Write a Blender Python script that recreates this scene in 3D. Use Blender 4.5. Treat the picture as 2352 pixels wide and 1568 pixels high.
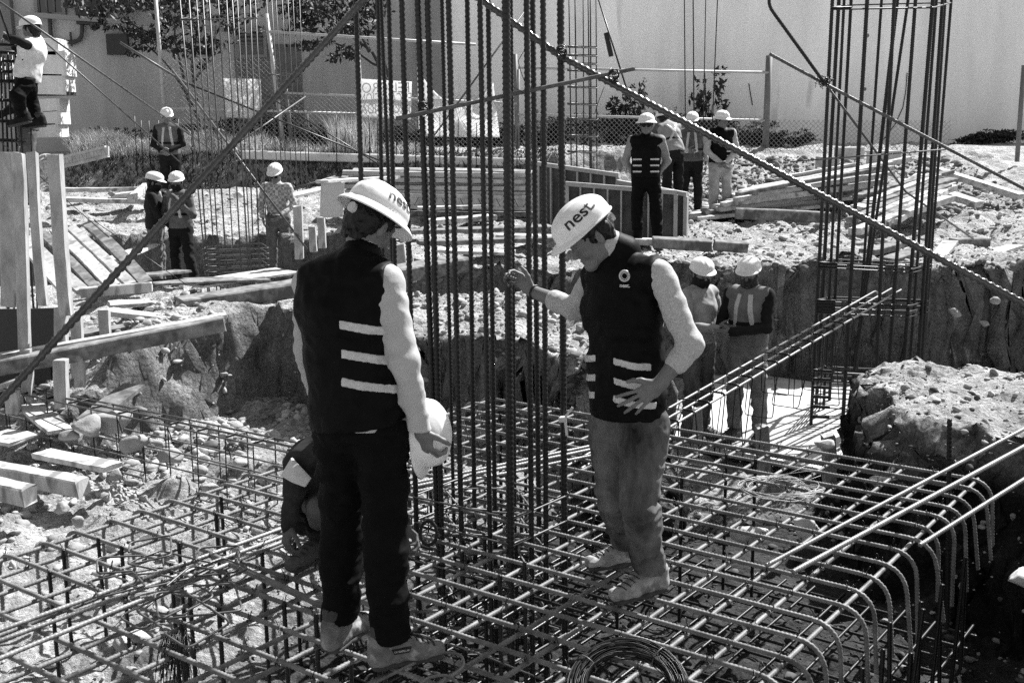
import bpy, math, random
import numpy as np
from mathutils import Vector, Matrix
for _o in list(bpy.data.objects): bpy.data.objects.remove(_o)
SC = bpy.context.scene
COL = SC.collection
# ---------------------------------------------------------------- camera
FPX, PITCH, ROLL, HC = 2588.0, 0.190, -0.012, 2.1
cp, sp = math.cos(PITCH), math.sin(PITCH)
FW = np.array([0, cp, -sp]); UP0 = np.array([0, sp, cp]); RT0 = np.array([1.0, 0, 0])
CR = RT0*math.cos(ROLL)+UP0*math.sin(ROLL)
CU = -RT0*math.sin(ROLL)+UP0*math.cos(ROLL)
CAM = np.array([0, 0, HC])
cd = bpy.data.cameras.new('camera'); cam = bpy.data.objects.new('camera', cd); COL.objects.link(cam)
cd.sensor_width = 36; cd.lens = 36*FPX/2352; cd.clip_start = .05; cd.clip_end = 900
M = Matrix(((CR[0], CU[0], -FW[0], 0), (CR[1], CU[1], -FW[1], 0), (CR[2], CU[2], -FW[2], HC), (0, 0, 0, 1)))
cam.matrix_world = M; SC.camera = cam
# ---------------------------------------------------------------- sky, sun, exposure
SUN_EL, SUN_AZ = math.radians(48), math.atan2(.72, .69)      # azimuth: x = right, y = away
w = bpy.data.worlds.new('World'); SC.world = w; w.use_nodes = True
nt = w.node_tree; bg = nt.nodes['Background']
sky = nt.nodes.new('ShaderNodeTexSky'); sky.sky_type = 'NISHITA'; sky.sun_disc = False
sky.sun_elevation = SUN_EL; sky.sun_rotation = math.pi/2-SUN_AZ
bw = nt.nodes.new('ShaderNodeRGBToBW')
nt.links.new(sky.outputs[0], bw.inputs[0]); nt.links.new(bw.outputs[0], bg.inputs[0]); bg.inputs[1].default_value = .08
sl = bpy.data.lights.new('sun', 'SUN'); sl.energy = 5.0; sl.angle = math.radians(.5); sl.color = (1, 1, 1)
so = bpy.data.objects.new('sun', sl); COL.objects.link(so)
sd = Vector((math.cos(SUN_AZ)*math.cos(SUN_EL), math.sin(SUN_AZ)*math.cos(SUN_EL), math.sin(SUN_EL)))
so.rotation_euler = sd.to_track_quat('Z', 'Y').to_euler(); so.location = sd*60
SC.view_settings.view_transform = 'Standard'; SC.view_settings.look = 'None'
SC.view_settings.exposure = 1.38; SC.view_settings.gamma = 1
SC.render.engine = 'CYCLES'; SC.cycles.max_bounces = 6; SC.cycles.diffuse_bounces = 2; SC.cycles.use_denoising = False
# ---------------------------------------------------------------- a pixel of a 2352x1568 frame as a place in the world
def ray(u, v): return FW+CR*(u-1176)/FPX-CU*(v-784)/FPX
def gz(u, v, z=0.0):
    d = ray(u, v); return CAM+d*((z-HC)/d[2])
def gy(u, v, y):
    d = ray(u, v); return CAM+d*(y/d[1])
def pj(p):
    c = np.asarray(p, float)-CAM; return 1176+FPX*(c@CR)/(c@FW), 784-FPX*(c@CU)/(c@FW)
# ---------------------------------------------------------------- noise
def _h(ix, iy, iz, s):
    n = (ix.astype(np.int64)*374761393+iy.astype(np.int64)*668265263+iz.astype(np.int64)*2147483647+s*1274126177) & 0xffffffff
    n = ((n ^ (n >> 13))*1274126177) & 0xffffffff
    n = (n ^ (n >> 16)) & 0xffff
    return n/65535.0
def vnoise(P, s=0):
    P = np.asarray(P, float); f = np.floor(P); t = P-f; t = t*t*(3-2*t); i = f.astype(np.int64)
    r = 0
    for dx in (0, 1):
        for dy in (0, 1):
            for dz in (0, 1):
                wgt = (t[..., 0] if dx else 1-t[..., 0])*(t[..., 1] if dy else 1-t[..., 1])*(t[..., 2] if dz else 1-t[..., 2])
                r = r+wgt*_h(i[..., 0]+dx, i[..., 1]+dy, i[..., 2]+dz, s)
    return r*2-1
def fbm(P, octv=3, s=0):
    a, r = 1.0, 0; P = np.asarray(P, float)
    for k in range(octv):
        r = r+a*vnoise(P*(2.03**k), s+k); a *= .5
    return r
def ss(a, b, x):
    t = np.clip((x-a)/(b-a), 0, 1); return t*t*(3-2*t)
# ---------------------------------------------------------------- materials
MATS = {}
def mat(name, col, rough=.8, spec=.3, var=0.0, vscale=6.0, bump=0.0, bscale=40.0, metal=0.0, stretch=None, dark=None, pattern=None, trans=0):
    if name in MATS: return MATS[name]
    m = bpy.data.materials.new(name); m.use_nodes = True; n = m.node_tree; N = n.nodes; L = n.links
    b = N['Principled BSDF']; b.inputs['Roughness'].default_value = rough; b.inputs['Metallic'].default_value = metal
    b.inputs['Specular IOR Level'].default_value = spec
    b.inputs['Base Color'].default_value = (col, col, col, 1)
    tc = N.new('ShaderNodeTexCoord'); mp = N.new('ShaderNodeMapping'); L.new(tc.outputs['Object'], mp.inputs[0])
    if stretch: mp.inputs['Scale'].default_value = stretch
    out = None
    if var > 0:
        t = N.new('ShaderNodeTexNoise'); t.inputs['Scale'].default_value = vscale; t.inputs['Detail'].default_value = 6; t.inputs['Roughness'].default_value = .6
        L.new(mp.outputs[0], t.inputs[0])
        r = N.new('ShaderNodeMapRange'); r.inputs[1].default_value = .3; r.inputs[2].default_value = .7
        r.inputs[3].default_value = max(0.002, col*(1-var)); r.inputs[4].default_value = min(.95, col*(1+var)); L.new(t.outputs[0], r.inputs[0])
        out = r.outputs[0]
    if dark:      # (scale, threshold, colour): patches of another tone
        t = N.new('ShaderNodeTexVoronoi' if dark[3:] else 'ShaderNodeTexNoise'); t.inputs['Scale'].default_value = dark[0]
        L.new(mp.outputs[0], t.inputs[0])
        r = N.new('ShaderNodeMapRange'); r.inputs[1].default_value = dark[1]; r.inputs[2].default_value = dark[1]+.08; L.new(t.outputs[0], r.inputs[0])
        mx = N.new('ShaderNodeMix'); mx.data_type = 'FLOAT'; L.new(r.outputs[0], mx.inputs[0])
        mx.inputs[2].default_value = col
        if out: L.new(out, mx.inputs[2])
        mx.inputs[3].default_value = dark[2]; out = mx.outputs[0]
    if pattern:   # fine woven checks: (scale, tone)
        c = N.new('ShaderNodeTexChecker'); c.inputs['Scale'].default_value = pattern[0]; L.new(mp.outputs[0], c.inputs[0])
        mx = N.new('ShaderNodeMix'); mx.data_type = 'FLOAT'; L.new(c.outputs[1], mx.inputs[0]); mx.inputs[2].default_value = col
        if out: L.new(out, mx.inputs[2])
        mx.inputs[3].default_value = pattern[1]; out = mx.outputs[0]
    if out:
        cc = N.new('ShaderNodeCombineColor')
        for k in range(3): L.new(out, cc.inputs[k])
        L.new(cc.outputs[0], b.inputs['Base Color'])
    if bump > 0:
        t2 = N.new('ShaderNodeTexNoise'); t2.inputs['Scale'].default_value = bscale; t2.inputs['Detail'].default_value = 8; t2.inputs['Roughness'].default_value = .65
        L.new(mp.outputs[0], t2.inputs[0])
        bm = N.new('ShaderNodeBump'); bm.inputs['Strength'].default_value = 1; bm.inputs['Distance'].default_value = bump
        L.new(t2.outputs[0], bm.inputs['Height']); L.new(bm.outputs[0], b.inputs['Normal'])
    MATS[name] = m; return m
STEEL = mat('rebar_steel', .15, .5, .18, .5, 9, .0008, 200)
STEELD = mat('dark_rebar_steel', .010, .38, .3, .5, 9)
STEELT = mat('thin_rod_steel', .07, .4, .35, .45, 14)
WIRE = mat('black_annealed_wire', .008, .4, .4)
WOOD = mat('raw_pine', .34, .8, .15, .35, 9, .003, 50, stretch=(1, 1, .35), dark=(7, .6, .17))
WOODD = mat('weathered_board', .17, .85, .1, .6, 9, .004, 30, dark=(5, .54, .09))
WOODP = mat('pale_plank', .42, .8, .1, .35, 9, .003, 40, dark=(6, .58, .2))
# ---------------------------------------------------------------- objects
def T(o, label=None, cat=None, group=None, kind=None):
    if label: o['label'] = label
    if cat: o['category'] = cat
    if group: o['group'] = group
    if kind: o['kind'] = kind
    return o
def thing(name, label, cat, loc, group=None):
    o = bpy.data.objects.new(name, None); COL.objects.link(o); o.location = tuple(float(c) for c in loc); o.empty_display_size = .1
    return T(o, label, cat, group)
def rootloc(p):
    v = np.zeros(3)
    while p is not None: v = v+np.array(p.location); p = p.parent
    return v
def mk(name, V, F, m, parent=None, smooth=True, loc=None, uv=None):
    """one mesh object; V are world coordinates"""
    V = np.asarray(V, float)
    o0 = rootloc(parent) if parent is not None else (np.array(loc, float) if loc is not None else np.array([V[:, 0].mean(), V[:, 1].mean(), V[:, 2].min()]))
    me = bpy.data.meshes.new(name)
    Q = (V-o0).astype(np.float32)
    if isinstance(F, np.ndarray):
        n, k = F.shape
        me.vertices.add(len(Q)); me.vertices.foreach_set('co', Q.ravel())
        me.loops.add(n*k); me.loops.foreach_set('vertex_index', F.astype(np.int32).ravel())
        me.polygons.add(n); me.polygons.foreach_set('loop_start', np.arange(0, n*k, k, dtype=np.int32))
        me.update(calc_edges=True)
    else:
        me.from_pydata([tuple(map(float, q)) for q in Q], [], [tuple(map(int, f)) for f in F])
    me.validate()
    if smooth and len(me.polygons): me.polygons.foreach_set('use_smooth', np.ones(len(me.polygons), bool))
    me.update()
    ob = bpy.data.objects.new(name, me); COL.objects.link(ob)
    if m is not None: me.materials.append(m)
    if parent is not None: ob.parent = parent
    else: ob.location = tuple(float(c) for c in o0)
    return ob
class MB:
    """collects shapes of one mesh"""
    def __init__(s): s.V = []; s.F = []; s.n = 0
    def add(s, V, F):
        V = np.asarray(V, float); s.V.append(V); s.F += [tuple(int(i)+s.n for i in f) for f in F]; s.n += len(V); return s
    def box(s, c, ax, h, bev=0.0, taper=1.0):
        """centre, three axis vectors, half sizes; chamfered along its long edges when bev"""
        c = np.asarray(c, float); A = np.array([np.asarray(a, float)/np.linalg.norm(a) for a in ax]); V = []; F = []
        a, b2, l = h
        if bev <= 0:
            pr = [(-a, -b2), (a, -b2), (a, b2), (-a, b2)]
        else:
            e = bev; pr = [(-a+e, -b2), (a-e, -b2), (a, -b2+e), (a, b2-e), (a-e, b2), (-a+e, b2), (-a, b2-e), (-a, -b2+e)]
        n = len(pr)
        for k, z in enumerate((-l, l)):
            t = 1 if k == 0 else taper
            for (x, y) in pr: V.append(c+A[0]*x*t+A[1]*y*t+A[2]*z)
        F = [(k, (k+1) % n, n+(k+1) % n, n+k) for k in range(n)]+[tuple(range(n-1, -1, -1)), tuple(range(n, 2*n))]
        return s.add(V, F)
    def beam(s, p0, p1, wd, ht, up=(0, 0, 1), bev=0.004, taper=1.0):
        p0 = np.asarray(p0, float); p1 = np.asarray(p1, float); d = p1-p0; L = np.linalg.norm(d); d = d/L
        u = np.asarray(up, float); sd_ = np.cross(d, u); sd_ /= np.linalg.norm(sd_); u = np.cross(sd_, d)
        return s.box((p0+p1)/2, (sd_, u, d), (wd/2, ht/2, L/2), bev, taper)
    def tube(s, pts, r, n=8, rib=0, pitch=.012, cap=True):
        V, F = tube(pts, r, n, rib, pitch); return s.add(V, F)
    def ell(s, c, r, ax=None, nu=14, nv=9):
        c = np.asarray(c, float); A = np.eye(3) if ax is None else np.array(ax, float); V = []
        for j in range(nv+1):
            th = math.pi*j/nv
            for i in range(nu):
                ph = 2*math.pi*i/nu
                V.append(c+A[0]*r[0]*math.sin(th)*math.cos(ph)+A[1]*r[1]*math.sin(th)*math.sin(ph)+A[2]*r[2]*math.cos(th))
        F = [(j*nu+i, j*nu+(i+1) % nu, (j+1)*nu+(i+1) % nu, (j+1)*nu+i) for j in range(nv) for i in range(nu)]
        return s.add(V, F)
    def build(s, name, m, parent=None, smooth=False, loc=None):
        return mk(name, np.concatenate(s.V), s.F, m, parent, smooth, loc)
def fillet(pts, R, n=5):
    pts = [np.asarray(p, float) for p in pts]; out = [pts[0]]
    for k in range(1, len(pts)-1):
        a, b, c = pts[k-1], pts[k], pts[k+1]; d1 = a-b; d2 = c-b; l1, l2 = np.linalg.norm(d1), np.linalg.norm(d2)
        t = min(R, l1*.45, l2*.45); p = b+d1/l1*t; q = b+d2/l2*t
        for i in range(n+1):
            s = i/n; out.append((1-s)**2*p+2*s*(1-s)*b+s*s*q)
    out.append(pts[-1]); return np.array(out)
def resample(pts, ds):
    pts = np.asarray(pts, float); seg = np.linalg.norm(np.diff(pts, axis=0), axis=1); cum = np.r_[0, np.cumsum(seg)]
    n = max(2, int(cum[-1]/ds)+1); t = np.linspace(0, cum[-1], n)
    return np.stack([np.interp(t, cum, pts[:, k]) for k in range(3)], 1), t
def tube(pts, r, n=8, rib=0.0, pitch=.012):
    pts = np.asarray(pts, float)
    if rib > 0: P, t = resample(pts, pitch/3)
    else:
        P = pts; t = np.zeros(len(P))
    d = np.gradient(P, axis=0) if len(P) > 2 else np.repeat((P[1]-P[0])[None], 2, 0)
    d /= np.linalg.norm(d, axis=1)[:, None]+1e-12
    ref = np.array([0, 0, 1.0]) if abs(d[0][2]) < .9 else np.array([1.0, 0, 0])
    u = np.empty_like(P); cur = ref
    for k in range(len(P)) if len(P) < 60 else ():
        cur = cur-d[k]*(cur@d[k]); cur /= np.linalg.norm(cur); u[k] = cur
    if len(P) >= 60:
        u = ref[None]-d*(d@ref)[:, None]; nn = np.linalg.norm(u, axis=1)[:, None]
        if nn.min() < .05:
            for k in range(len(P)):
                cur = cur-d[k]*(cur@d[k]); cur /= np.linalg.norm(cur); u[k] = cur
        else: u /= nn
    w_ = np.cross(d, u); ph = np.arange(n)/n*2*math.pi
    rr = np.full((len(P), n), 1.0)*(r if np.isscalar(r) else np.asarray(r)[:, None])
    if rib > 0:
        ph2 = t[:, None]/pitch*2*math.pi+ph[None]*1.0
        rr = rr*(1+rib*np.clip(np.sin(ph2)*1.6, -.6, 1))
    V = P[:, None]+(u[:, None]*np.cos(ph)[None, :, None]+w_[:, None]*np.sin(ph)[None, :, None])*rr[..., None]
    V = V.reshape(-1, 3); m_ = len(P)
    i = np.arange(m_-1)[:, None]*n; j = np.arange(n)[None]; j2 = (j+1) % n
    F = np.stack([i+j, i+j2, i+n+j2, i+n+j], -1).reshape(-1, 4)
    F = F.tolist(); F.append(list(range(n-1, -1, -1))); F.append(list(range((m_-1)*n, m_*n)))
    return V, F
def bar(name, pts, r, m, parent=None, rib=.10, pitch=.014, n=7, loc=None):
    V, F = tube(pts, r, n, rib, pitch); return mk(name, V, F, m, parent, True, loc)
# ================================================================ THE SETTING
TH = -.6384; SA, SB = .201, .2
GA = np.array([math.cos(TH), math.sin(TH)]); GB = np.array([math.sin(TH), -math.cos(TH)]); GO = np.array([1.7174, 6.4392])
def g(i, j, z=0.0):
    q = GO+GA*i*SA+GB*j*SB; return np.array([q[0], q[1], z])
def gij(x, y): dx = x-GO[0]; dy = y-GO[1]; return (dx*GA[0]+dy*GA[1])/SA, (dx*GB[0]+dy*GB[1])/SB
FLOOR = -1.02
def ground_h(x, y):
    P = np.stack([x, y, x*0], -1); e = .13*vnoise(P*1.1, 3)+.03*vnoise(P*3.1, 4)       # ragged edges
    xe, ye = x+e*1.3, y+e*1.5
    left = np.interp(y, [0, 14, 19, 22, 24.0, 24.7, 27, 60], [.34, .38, .46, .72, .8, 1.46, 1.5, 1.5])
    right = np.interp(y, [0, 14, 19, 21, 23, 26, 60], [.34, .38, .48, .68, .98, 1.42, 1.5])
    z = left+(right-left)*ss(2, 4.5, x)
    z = z+.10*ss(3, 6, x)*ss(14.5, 16, y)*fbm(P*.8, 2, 9)*(1-ss(18, 20, y)*.5)
    def cut(mask, lv): return z+(np.minimum(z, lv)-z)*mask
    # back trench, shallow on the left, deep on the right
    lv = -.28+(-.9+.28)*ss(.6, 1.4, x)
    far = 13.3+4.2*(1-ss(-2.2, -1.2, x))
    z = cut(ss(11.05, 11.2, ye)*(1-ss(far-.08, far+.08, ye)), lv)
    # right excavation reaching the footing
    z = cut(ss(1.05, 1.3, xe)*ss(4, 5, y)*(1-ss(13.2, 13.4, ye)), -1.02)
    # left of the berm: formwork pit
    z = cut((1-ss(-4.7, -2.9, xe+.25*(ye-9)))*(1-ss(11.0, 11.2, ye)), -.62)
    # rubble area left of the footing and the footing itself
    i, j = gij(xe, ye)
    _w = 1-ss(-2.7, -1.5, x)
    z = z-.14*(1-ss(9.2, 10.2, y))*ss(8.0, 8.6, y)
    z = cut((1-ss(8.7-.75*_w, 9.1+.55*_w, ye+.25*ss(-1, 0, x)-.6*ss(0, 1.4, x)*0)), -.55)
    z = cut(ss(-5.4, -4.7, j)*ss(-30, -29, i), -.55-.47*ss(-13, -8, i)*ss(-5.4, -4.7, j)-.2*ss(2, 5, i))
    # mound beside the footing on the right
    m1 = ss(8.6, 9.2, i)*ss(-30, -29, j)*(1-ss(8.9, 9.4, ye))
    m2 = ss(2.35, 2.75, xe-.12*(ye-8))*(1-ss(-8.6, -4.1, j))*(1-ss(8.8, 9.3, ye))
    mm = np.maximum(m1, m2)
    z = z+(.03+.09*fbm(P*1.1, 2, 5)+.04*ss(7.2, 8.6, y)-z)*mm
    # rubble heaped against the faces
    z = z+.12*np.clip(fbm(P*2.0, 2, 31), 0, 1)*(1-ss(8.9, 9.2, y))*(1-ss(-16.6, -15.4, i))
    z = z+.08*np.clip(fbm(P*1.6, 2, 41), 0, 1)*ss(8.9, 9.1, y)
    z = z+.05*fbm(P*3.0, 2, 21)*(1-ss(26, 27, y))
    return z
xs = np.r_[-300, -90, -30, -16, np.arange(-10.5, 2.2, .04), np.arange(2.2, 3.2, .022), np.arange(3.2, 10.5, .04), 12, 16, 30, 90, 300]
ys = np.r_[-200, -40, -8, 0, 2, np.arange(3.0, 8.5, .04), np.arange(8.5, 9.4, .018), np.arange(9.4, 12.9, .04), np.arange(12.9, 13.7, .02), np.arange(13.7, 29.6, .08), 33, 60, 300]
X, Y = np.meshgrid(xs, ys)
Z = ground_h(X, Y)
P = np.stack([X, Y, Z], -1)
inr = ((X > -10.6) & (X < 10.6) & (Y > 2.9) & (Y < 29))[..., None]
gx = np.gradient(Z, axis=1)/np.maximum(np.gradient(X, axis=1), 1e-6); gyy = np.gradient(Z, axis=0)/np.maximum(np.gradient(Y, axis=0), 1e-6)
st = np.clip(np.hypot(gx, gyy)-.9, 0, 1)[..., None]*(.45+.55*ss(-2.6, -1.2, X)[..., None])             # the cut faces are rougher
D = np.stack([fbm(P*5, 3, 50), fbm(P*5, 3, 60), fbm(P*5, 3, 70)], -1)
D2 = np.stack([fbm(P*13, 2, 150), fbm(P*13, 2, 160), fbm(P*13, 2, 170)], -1)
D3 = np.stack([fbm(P*2.3, 2, 250), fbm(P*2.3, 2, 260), fbm(P*2.3, 2, 270)], -1)
P = P+inr*(D*(.014+.10*st)+D2*.045*st+D3*.10*st)
gr = np.abs(fbm(P*16, 2, 80))
P[..., 2] += inr[..., 0]*(.030*gr+.035*np.clip(fbm(P*7, 2, 90), 0, 1)+.05*np.clip(fbm(P*3.3, 2, 95), 0, 1)*ss(8.8, 9.2, Y))
ny_, nx_ = X.shape; idx = np.arange(ny_*nx_).reshape(ny_, nx_)
F = np.stack([idx[:-1, :-1], idx[:-1, 1:], idx[1:, 1:], idx[1:, :-1]], -1).reshape(-1, 4)
def soil_material():
    m = bpy.data.materials.new('dry_soil'); m.use_nodes = True; n = m.node_tree; N = n.nodes; L = n.links; b = N['Principled BSDF']
    b.inputs['Roughness'].default_value = .95; b.inputs['Specular IOR Level'].default_value = .1
    tc = N.new('ShaderNodeTexCoord')
    def noise(sc, det=6, ro=.6):
        t = N.new('ShaderNodeTexNoise'); t.inputs['Scale'].default_value = sc; t.inputs['Detail'].default_value = det; t.inputs['Roughness'].default_value = ro
        L.new(tc.outputs['Object'], t.inputs[0]); return t.outputs[0]
    def math_(op, a, b_):
        q = N.new('ShaderNodeMath'); q.operation = op
        for k, v in enumerate((a, b_)):
            if isinstance(v, (int, float)): q.inputs[k].default_value = v
            else: L.new(v, q.inputs[k])
        return q.outputs[0]
    vo = N.new('ShaderNodeTexVoronoi'); vo.inputs['Scale'].default_value = 26; L.new(tc.outputs['Object'], vo.inputs[0])
    vo2 = N.new('ShaderNodeTexVoronoi'); vo2.inputs['Scale'].default_value = 9; vo2.inputs['Randomness'].default_value = 1; L.new(tc.outputs['Object'], vo2.inputs[0])
    # cut faces coloured darker to deepen their shade, dusty pale earth where it lies flat
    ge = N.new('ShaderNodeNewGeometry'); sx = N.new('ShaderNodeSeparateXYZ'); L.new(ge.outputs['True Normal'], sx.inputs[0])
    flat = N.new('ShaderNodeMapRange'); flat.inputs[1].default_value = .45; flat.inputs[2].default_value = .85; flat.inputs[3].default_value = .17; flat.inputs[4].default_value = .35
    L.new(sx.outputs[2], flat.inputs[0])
    var = N.new('ShaderNodeMapRange'); var.inputs[1].default_value = .35; var.inputs[2].default_value = .65; var.inputs[3].default_value = .6; var.inputs[4].default_value = 1.35
    L.new(noise(3, 8, .7), var.inputs[0])
    var2 = N.new('ShaderNodeMapRange'); var2.inputs[1].default_value = .3; var2.inputs[2].default_value = .7; var2.inputs[3].default_value = .5; var2.inputs[4].default_value = 1.4
    L.new(noise(38, 5, .7), var2.inputs[0])
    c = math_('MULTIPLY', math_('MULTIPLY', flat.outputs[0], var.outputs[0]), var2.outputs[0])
    # shade of the deep footing painted into the soil colour; dry dust and blinding elsewhere
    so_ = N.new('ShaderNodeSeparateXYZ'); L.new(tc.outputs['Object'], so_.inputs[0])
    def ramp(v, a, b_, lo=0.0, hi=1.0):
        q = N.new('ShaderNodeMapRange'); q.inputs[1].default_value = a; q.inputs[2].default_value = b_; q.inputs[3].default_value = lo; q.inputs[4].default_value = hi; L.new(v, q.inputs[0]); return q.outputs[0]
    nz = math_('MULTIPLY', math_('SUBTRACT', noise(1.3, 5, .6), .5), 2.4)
    pit_shade = math_('MULTIPLY', ramp(so_.outputs[2], -.62, -.85), ramp(math_('ADD', math_('ADD', so_.outputs[1], math_('MULTIPLY', so_.outputs[0], .35)), nz), 5.0, 5.5))
    pit_shade = math_('MULTIPLY', pit_shade, ramp(so_.outputs[1], 9.3, 8.6))
    right_shade = math_('MULTIPLY', math_('MULTIPLY', ramp(so_.outputs[2], -.05, -.3), ramp(so_.outputs[0], 1.7, 2.2)), ramp(so_.outputs[1], 9.4, 8.9))  # more painted shade, over the right side of the pit and the mound face
    pit_shade = math_('MAXIMUM', pit_shade, right_shade)
    c = math_('MULTIPLY', c, math_('SUBTRACT', 1.0, math_('MULTIPLY', pit_shade, .86)))
    cc = N.new('ShaderNodeCombineColor')
    for k in range(3): L.new(c, cc.inputs[k])
    L.new(cc.outputs[0], b.inputs['Base Color'])
    h = math_('ADD', math_('MULTIPLY', vo.outputs['Distance'], -.020), math_('MULTIPLY', vo2.outputs['Distance'], -.03))
    h = math_('ADD', h, math_('MULTIPLY', noise(60, 8, .75), .03))
    h = math_('ADD', h, math_('MULTIPLY', noise(14, 6, .7), .06))
    bm = N.new('ShaderNodeBump'); bm.inputs['Distance'].default_value = 1.0; bm.inputs['Strength'].default_value = .9
    L.new(h, bm.inputs['Height']); L.new(bm.outputs[0], b.inputs['Normal'])
    return m
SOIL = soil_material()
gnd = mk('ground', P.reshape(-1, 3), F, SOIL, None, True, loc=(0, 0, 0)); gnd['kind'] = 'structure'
_GX, _GY, _GZ = xs, ys, P[..., 2]
def gh(x, y):
    """height of the ground near a place"""
    i = int(np.clip(np.searchsorted(_GX, x), 1, len(_GX)-1)); j = int(np.clip(np.searchsorted(_GY, y), 1, len(_GY)-1))
    return float(_GZ[j-1:j+1, i-1:i+1].mean())
# ================================================================ BACKGROUND: wall, fence, hedge, trees
rnd = random.Random(7)
WALLY = 30.0
WALL_L = mat('grey_render_left', .40, .9, .1, .22, .7, .004, 30, stretch=(1.6, 1, .35), dark=(.35, .62, .34))
WALL_R = mat('pale_render', .82, .9, .1, .17, .5, .004, 30, stretch=(1.6, 1, .35), dark=(1.1, .66, .66))
def wall_box(name, label, x0, x1, y, z1, m):
    b = MB().box(((x0+x1)/2, y+.15, z1/2), ((1, 0, 0), (0, 1, 0), (0, 0, 1)), ((x1-x0)/2, .15, z1/2))
    return b
t = thing('building', 'dark grey rendered building with barred windows and pipes, behind the trees at left', 'building', (-9, WALLY, 1.4))
xl = gy(985, 0, WALLY)[0]
wall_box('wall', '', -16.5, xl-.35, WALLY, 5.7, None).build('wall', WALL_L, t)
def on_wall(u, v, dy=0.0): p = gy(u, v, WALLY); return np.array([p[0], WALLY-dy, p[2]])
FRAMED = mat('dark_window_frame', .03, .5)
GLASSD = mat('dark_glass', .015, .15, .6)
def window(u0, v0, u1, v1, bars, par, slats=False):
    a = on_wall(u0, v1); c = on_wall(u1, v0); W, Hh = c[0]-a[0], c[2]-a[2]; mid = (a+c)/2
    wn = MB().box((mid[0], WALLY-.02, mid[2]), ((1, 0, 0), (0, 1, 0), (0, 0, 1)), (W/2, .012, Hh/2)).build('window', GLASSD, par)
    f = MB()
    for s in (-1, 1):
        f.box((mid[0]+s*(W/2-.04), WALLY-.06, mid[2]), ((1, 0, 0), (0, 1, 0), (0, 0, 1)), (.04, .04, Hh/2))
        f.box((mid[0], WALLY-.062, mid[2]+s*(Hh/2-.04)), ((1, 0, 0), (0, 1, 0), (0, 0, 1)), (W/2-.081, .04, .04))
    f.build('frame', mat('window_frame_grey', .22, .7), wn)
    g_ = MB()
    for k in range(bars):
        if slats: g_.box((mid[0], WALLY-.055, a[2]+(k+.5)*Hh/bars), ((1, 0, 0), (0, 1, 0), (0, 0, 1)), (W/2-.09, .008, Hh/bars*.28))
        else: g_.box((a[0]+(k+.5)*W/bars, WALLY-.055, mid[2]), ((1, 0, 0), (0, 1, 0), (0, 0, 1)), (.025, .008, Hh/2-.09))
    g_.build('slat' if slats else 'bar', mat('window_bar_grey', .13, .7), wn)
    return wn
MB().box(on_wall(268, -2, .35), ((1, 0, 0), (0, 1, 0), (0, 0, 1)), (.75, .34, .28), .04).build('awning', FRAMED, t); MB().box(on_wall(215, 40, .2), ((1, 0, 0), (0, 1, 0), (0, 0, 1)), (.32, .2, .20), .03).build('air_unit', FRAMED, t)
window(84, -60, 146, 38, 4, t); window(205, -60, 238, 28, 3, t); window(545, 66, 612, 134, 7, t, True)
window(330, -70, 440, 22, 5, t, True)
dr = MB().box(on_wall(618, 190, .03), ((1, 0, 0), (0, 1, 0), (0, 0, 1)), (.85, .03, .95)).build('door', mat('dark_metal_door', .12, .6, .4, .3, 3), t)
pb = MB()
pth = fillet([on_wall(u, v, .12) for u, v in [(118, 30), (121, 100), (192, 97), (193, 20), (150, 12)]], .25)
V, Fq = tube(pth, .055, 8); pb.add(V, Fq); V, Fq = tube([on_wall(u, v, .1) for u, v in [(165, 75), (168, 108)]], .03, 6); pb.add(V, Fq)
pb.build('pipe', mat('dark_pipe', .05, .5), t)
MB().box(on_wall(274, 103, .1), ((1, 0, 0), (0, 1, 0), (0, 0, 1)), (.27, .09, .26)).build('vent_box', FRAMED, t)
MB().box(on_wall(-10, 60, .1), ((1, 0, 0), (0, 1, 0), (0, 0, 1)), (.5, .12, 1.4)).build('duct', mat('mid_grey_duct', .16, .7), t)
MB().beam(on_wall(60, 36, .4), on_wall(585, 75, .4), .12, .12).build('ledge', mat('grey_ledge', .25, .7), t)
t = thing('warehouse', 'large pale rendered blank wall of the warehouse filling the right of the background', 'building', (6, WALLY, 1.4))
wr = wall_box('wall', '', xl+.35, 22, WALLY, 5.7, None).build('wall', WALL_R, t)
for pts in ([(2085, 165), (2072, 255), (2060, 285), (2010, 350), (2012, 390)], [(1723, 190), (1715, 215), (1727, 245)]):
    pp = resample([on_wall(u, v, .012) for u, v in pts], .4)[0]
    bar('crack', pp+np.array([[rnd.uniform(-.05, .05), 0, rnd.uniform(-.04, .04)] for _ in pp]), .012, FRAMED, t, 0, n=5)
for u, v, r in [(2043, 390, .13), (2060, 437, .07), (1990, 82, .06), (1985, 205, .05), (1930, 490, .1)]:
    MB().ell(on_wall(u, v, .0), (r*1.3, .012, r), nu=9, nv=6).build('stain', mat('wall_scar', .16, .9), t)
pst = MB().box((xl, WALLY-.05, 2.87), ((1, 0, 0), (0, 1, 0), (0, 0, 1)), (.30, .2, 2.87), .03).build('pilaster', mat('grey_pilaster', .26, .8, .2, .15, 2)); T(pst, 'tall grey concrete column standing between the two building walls', 'column')

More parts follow.
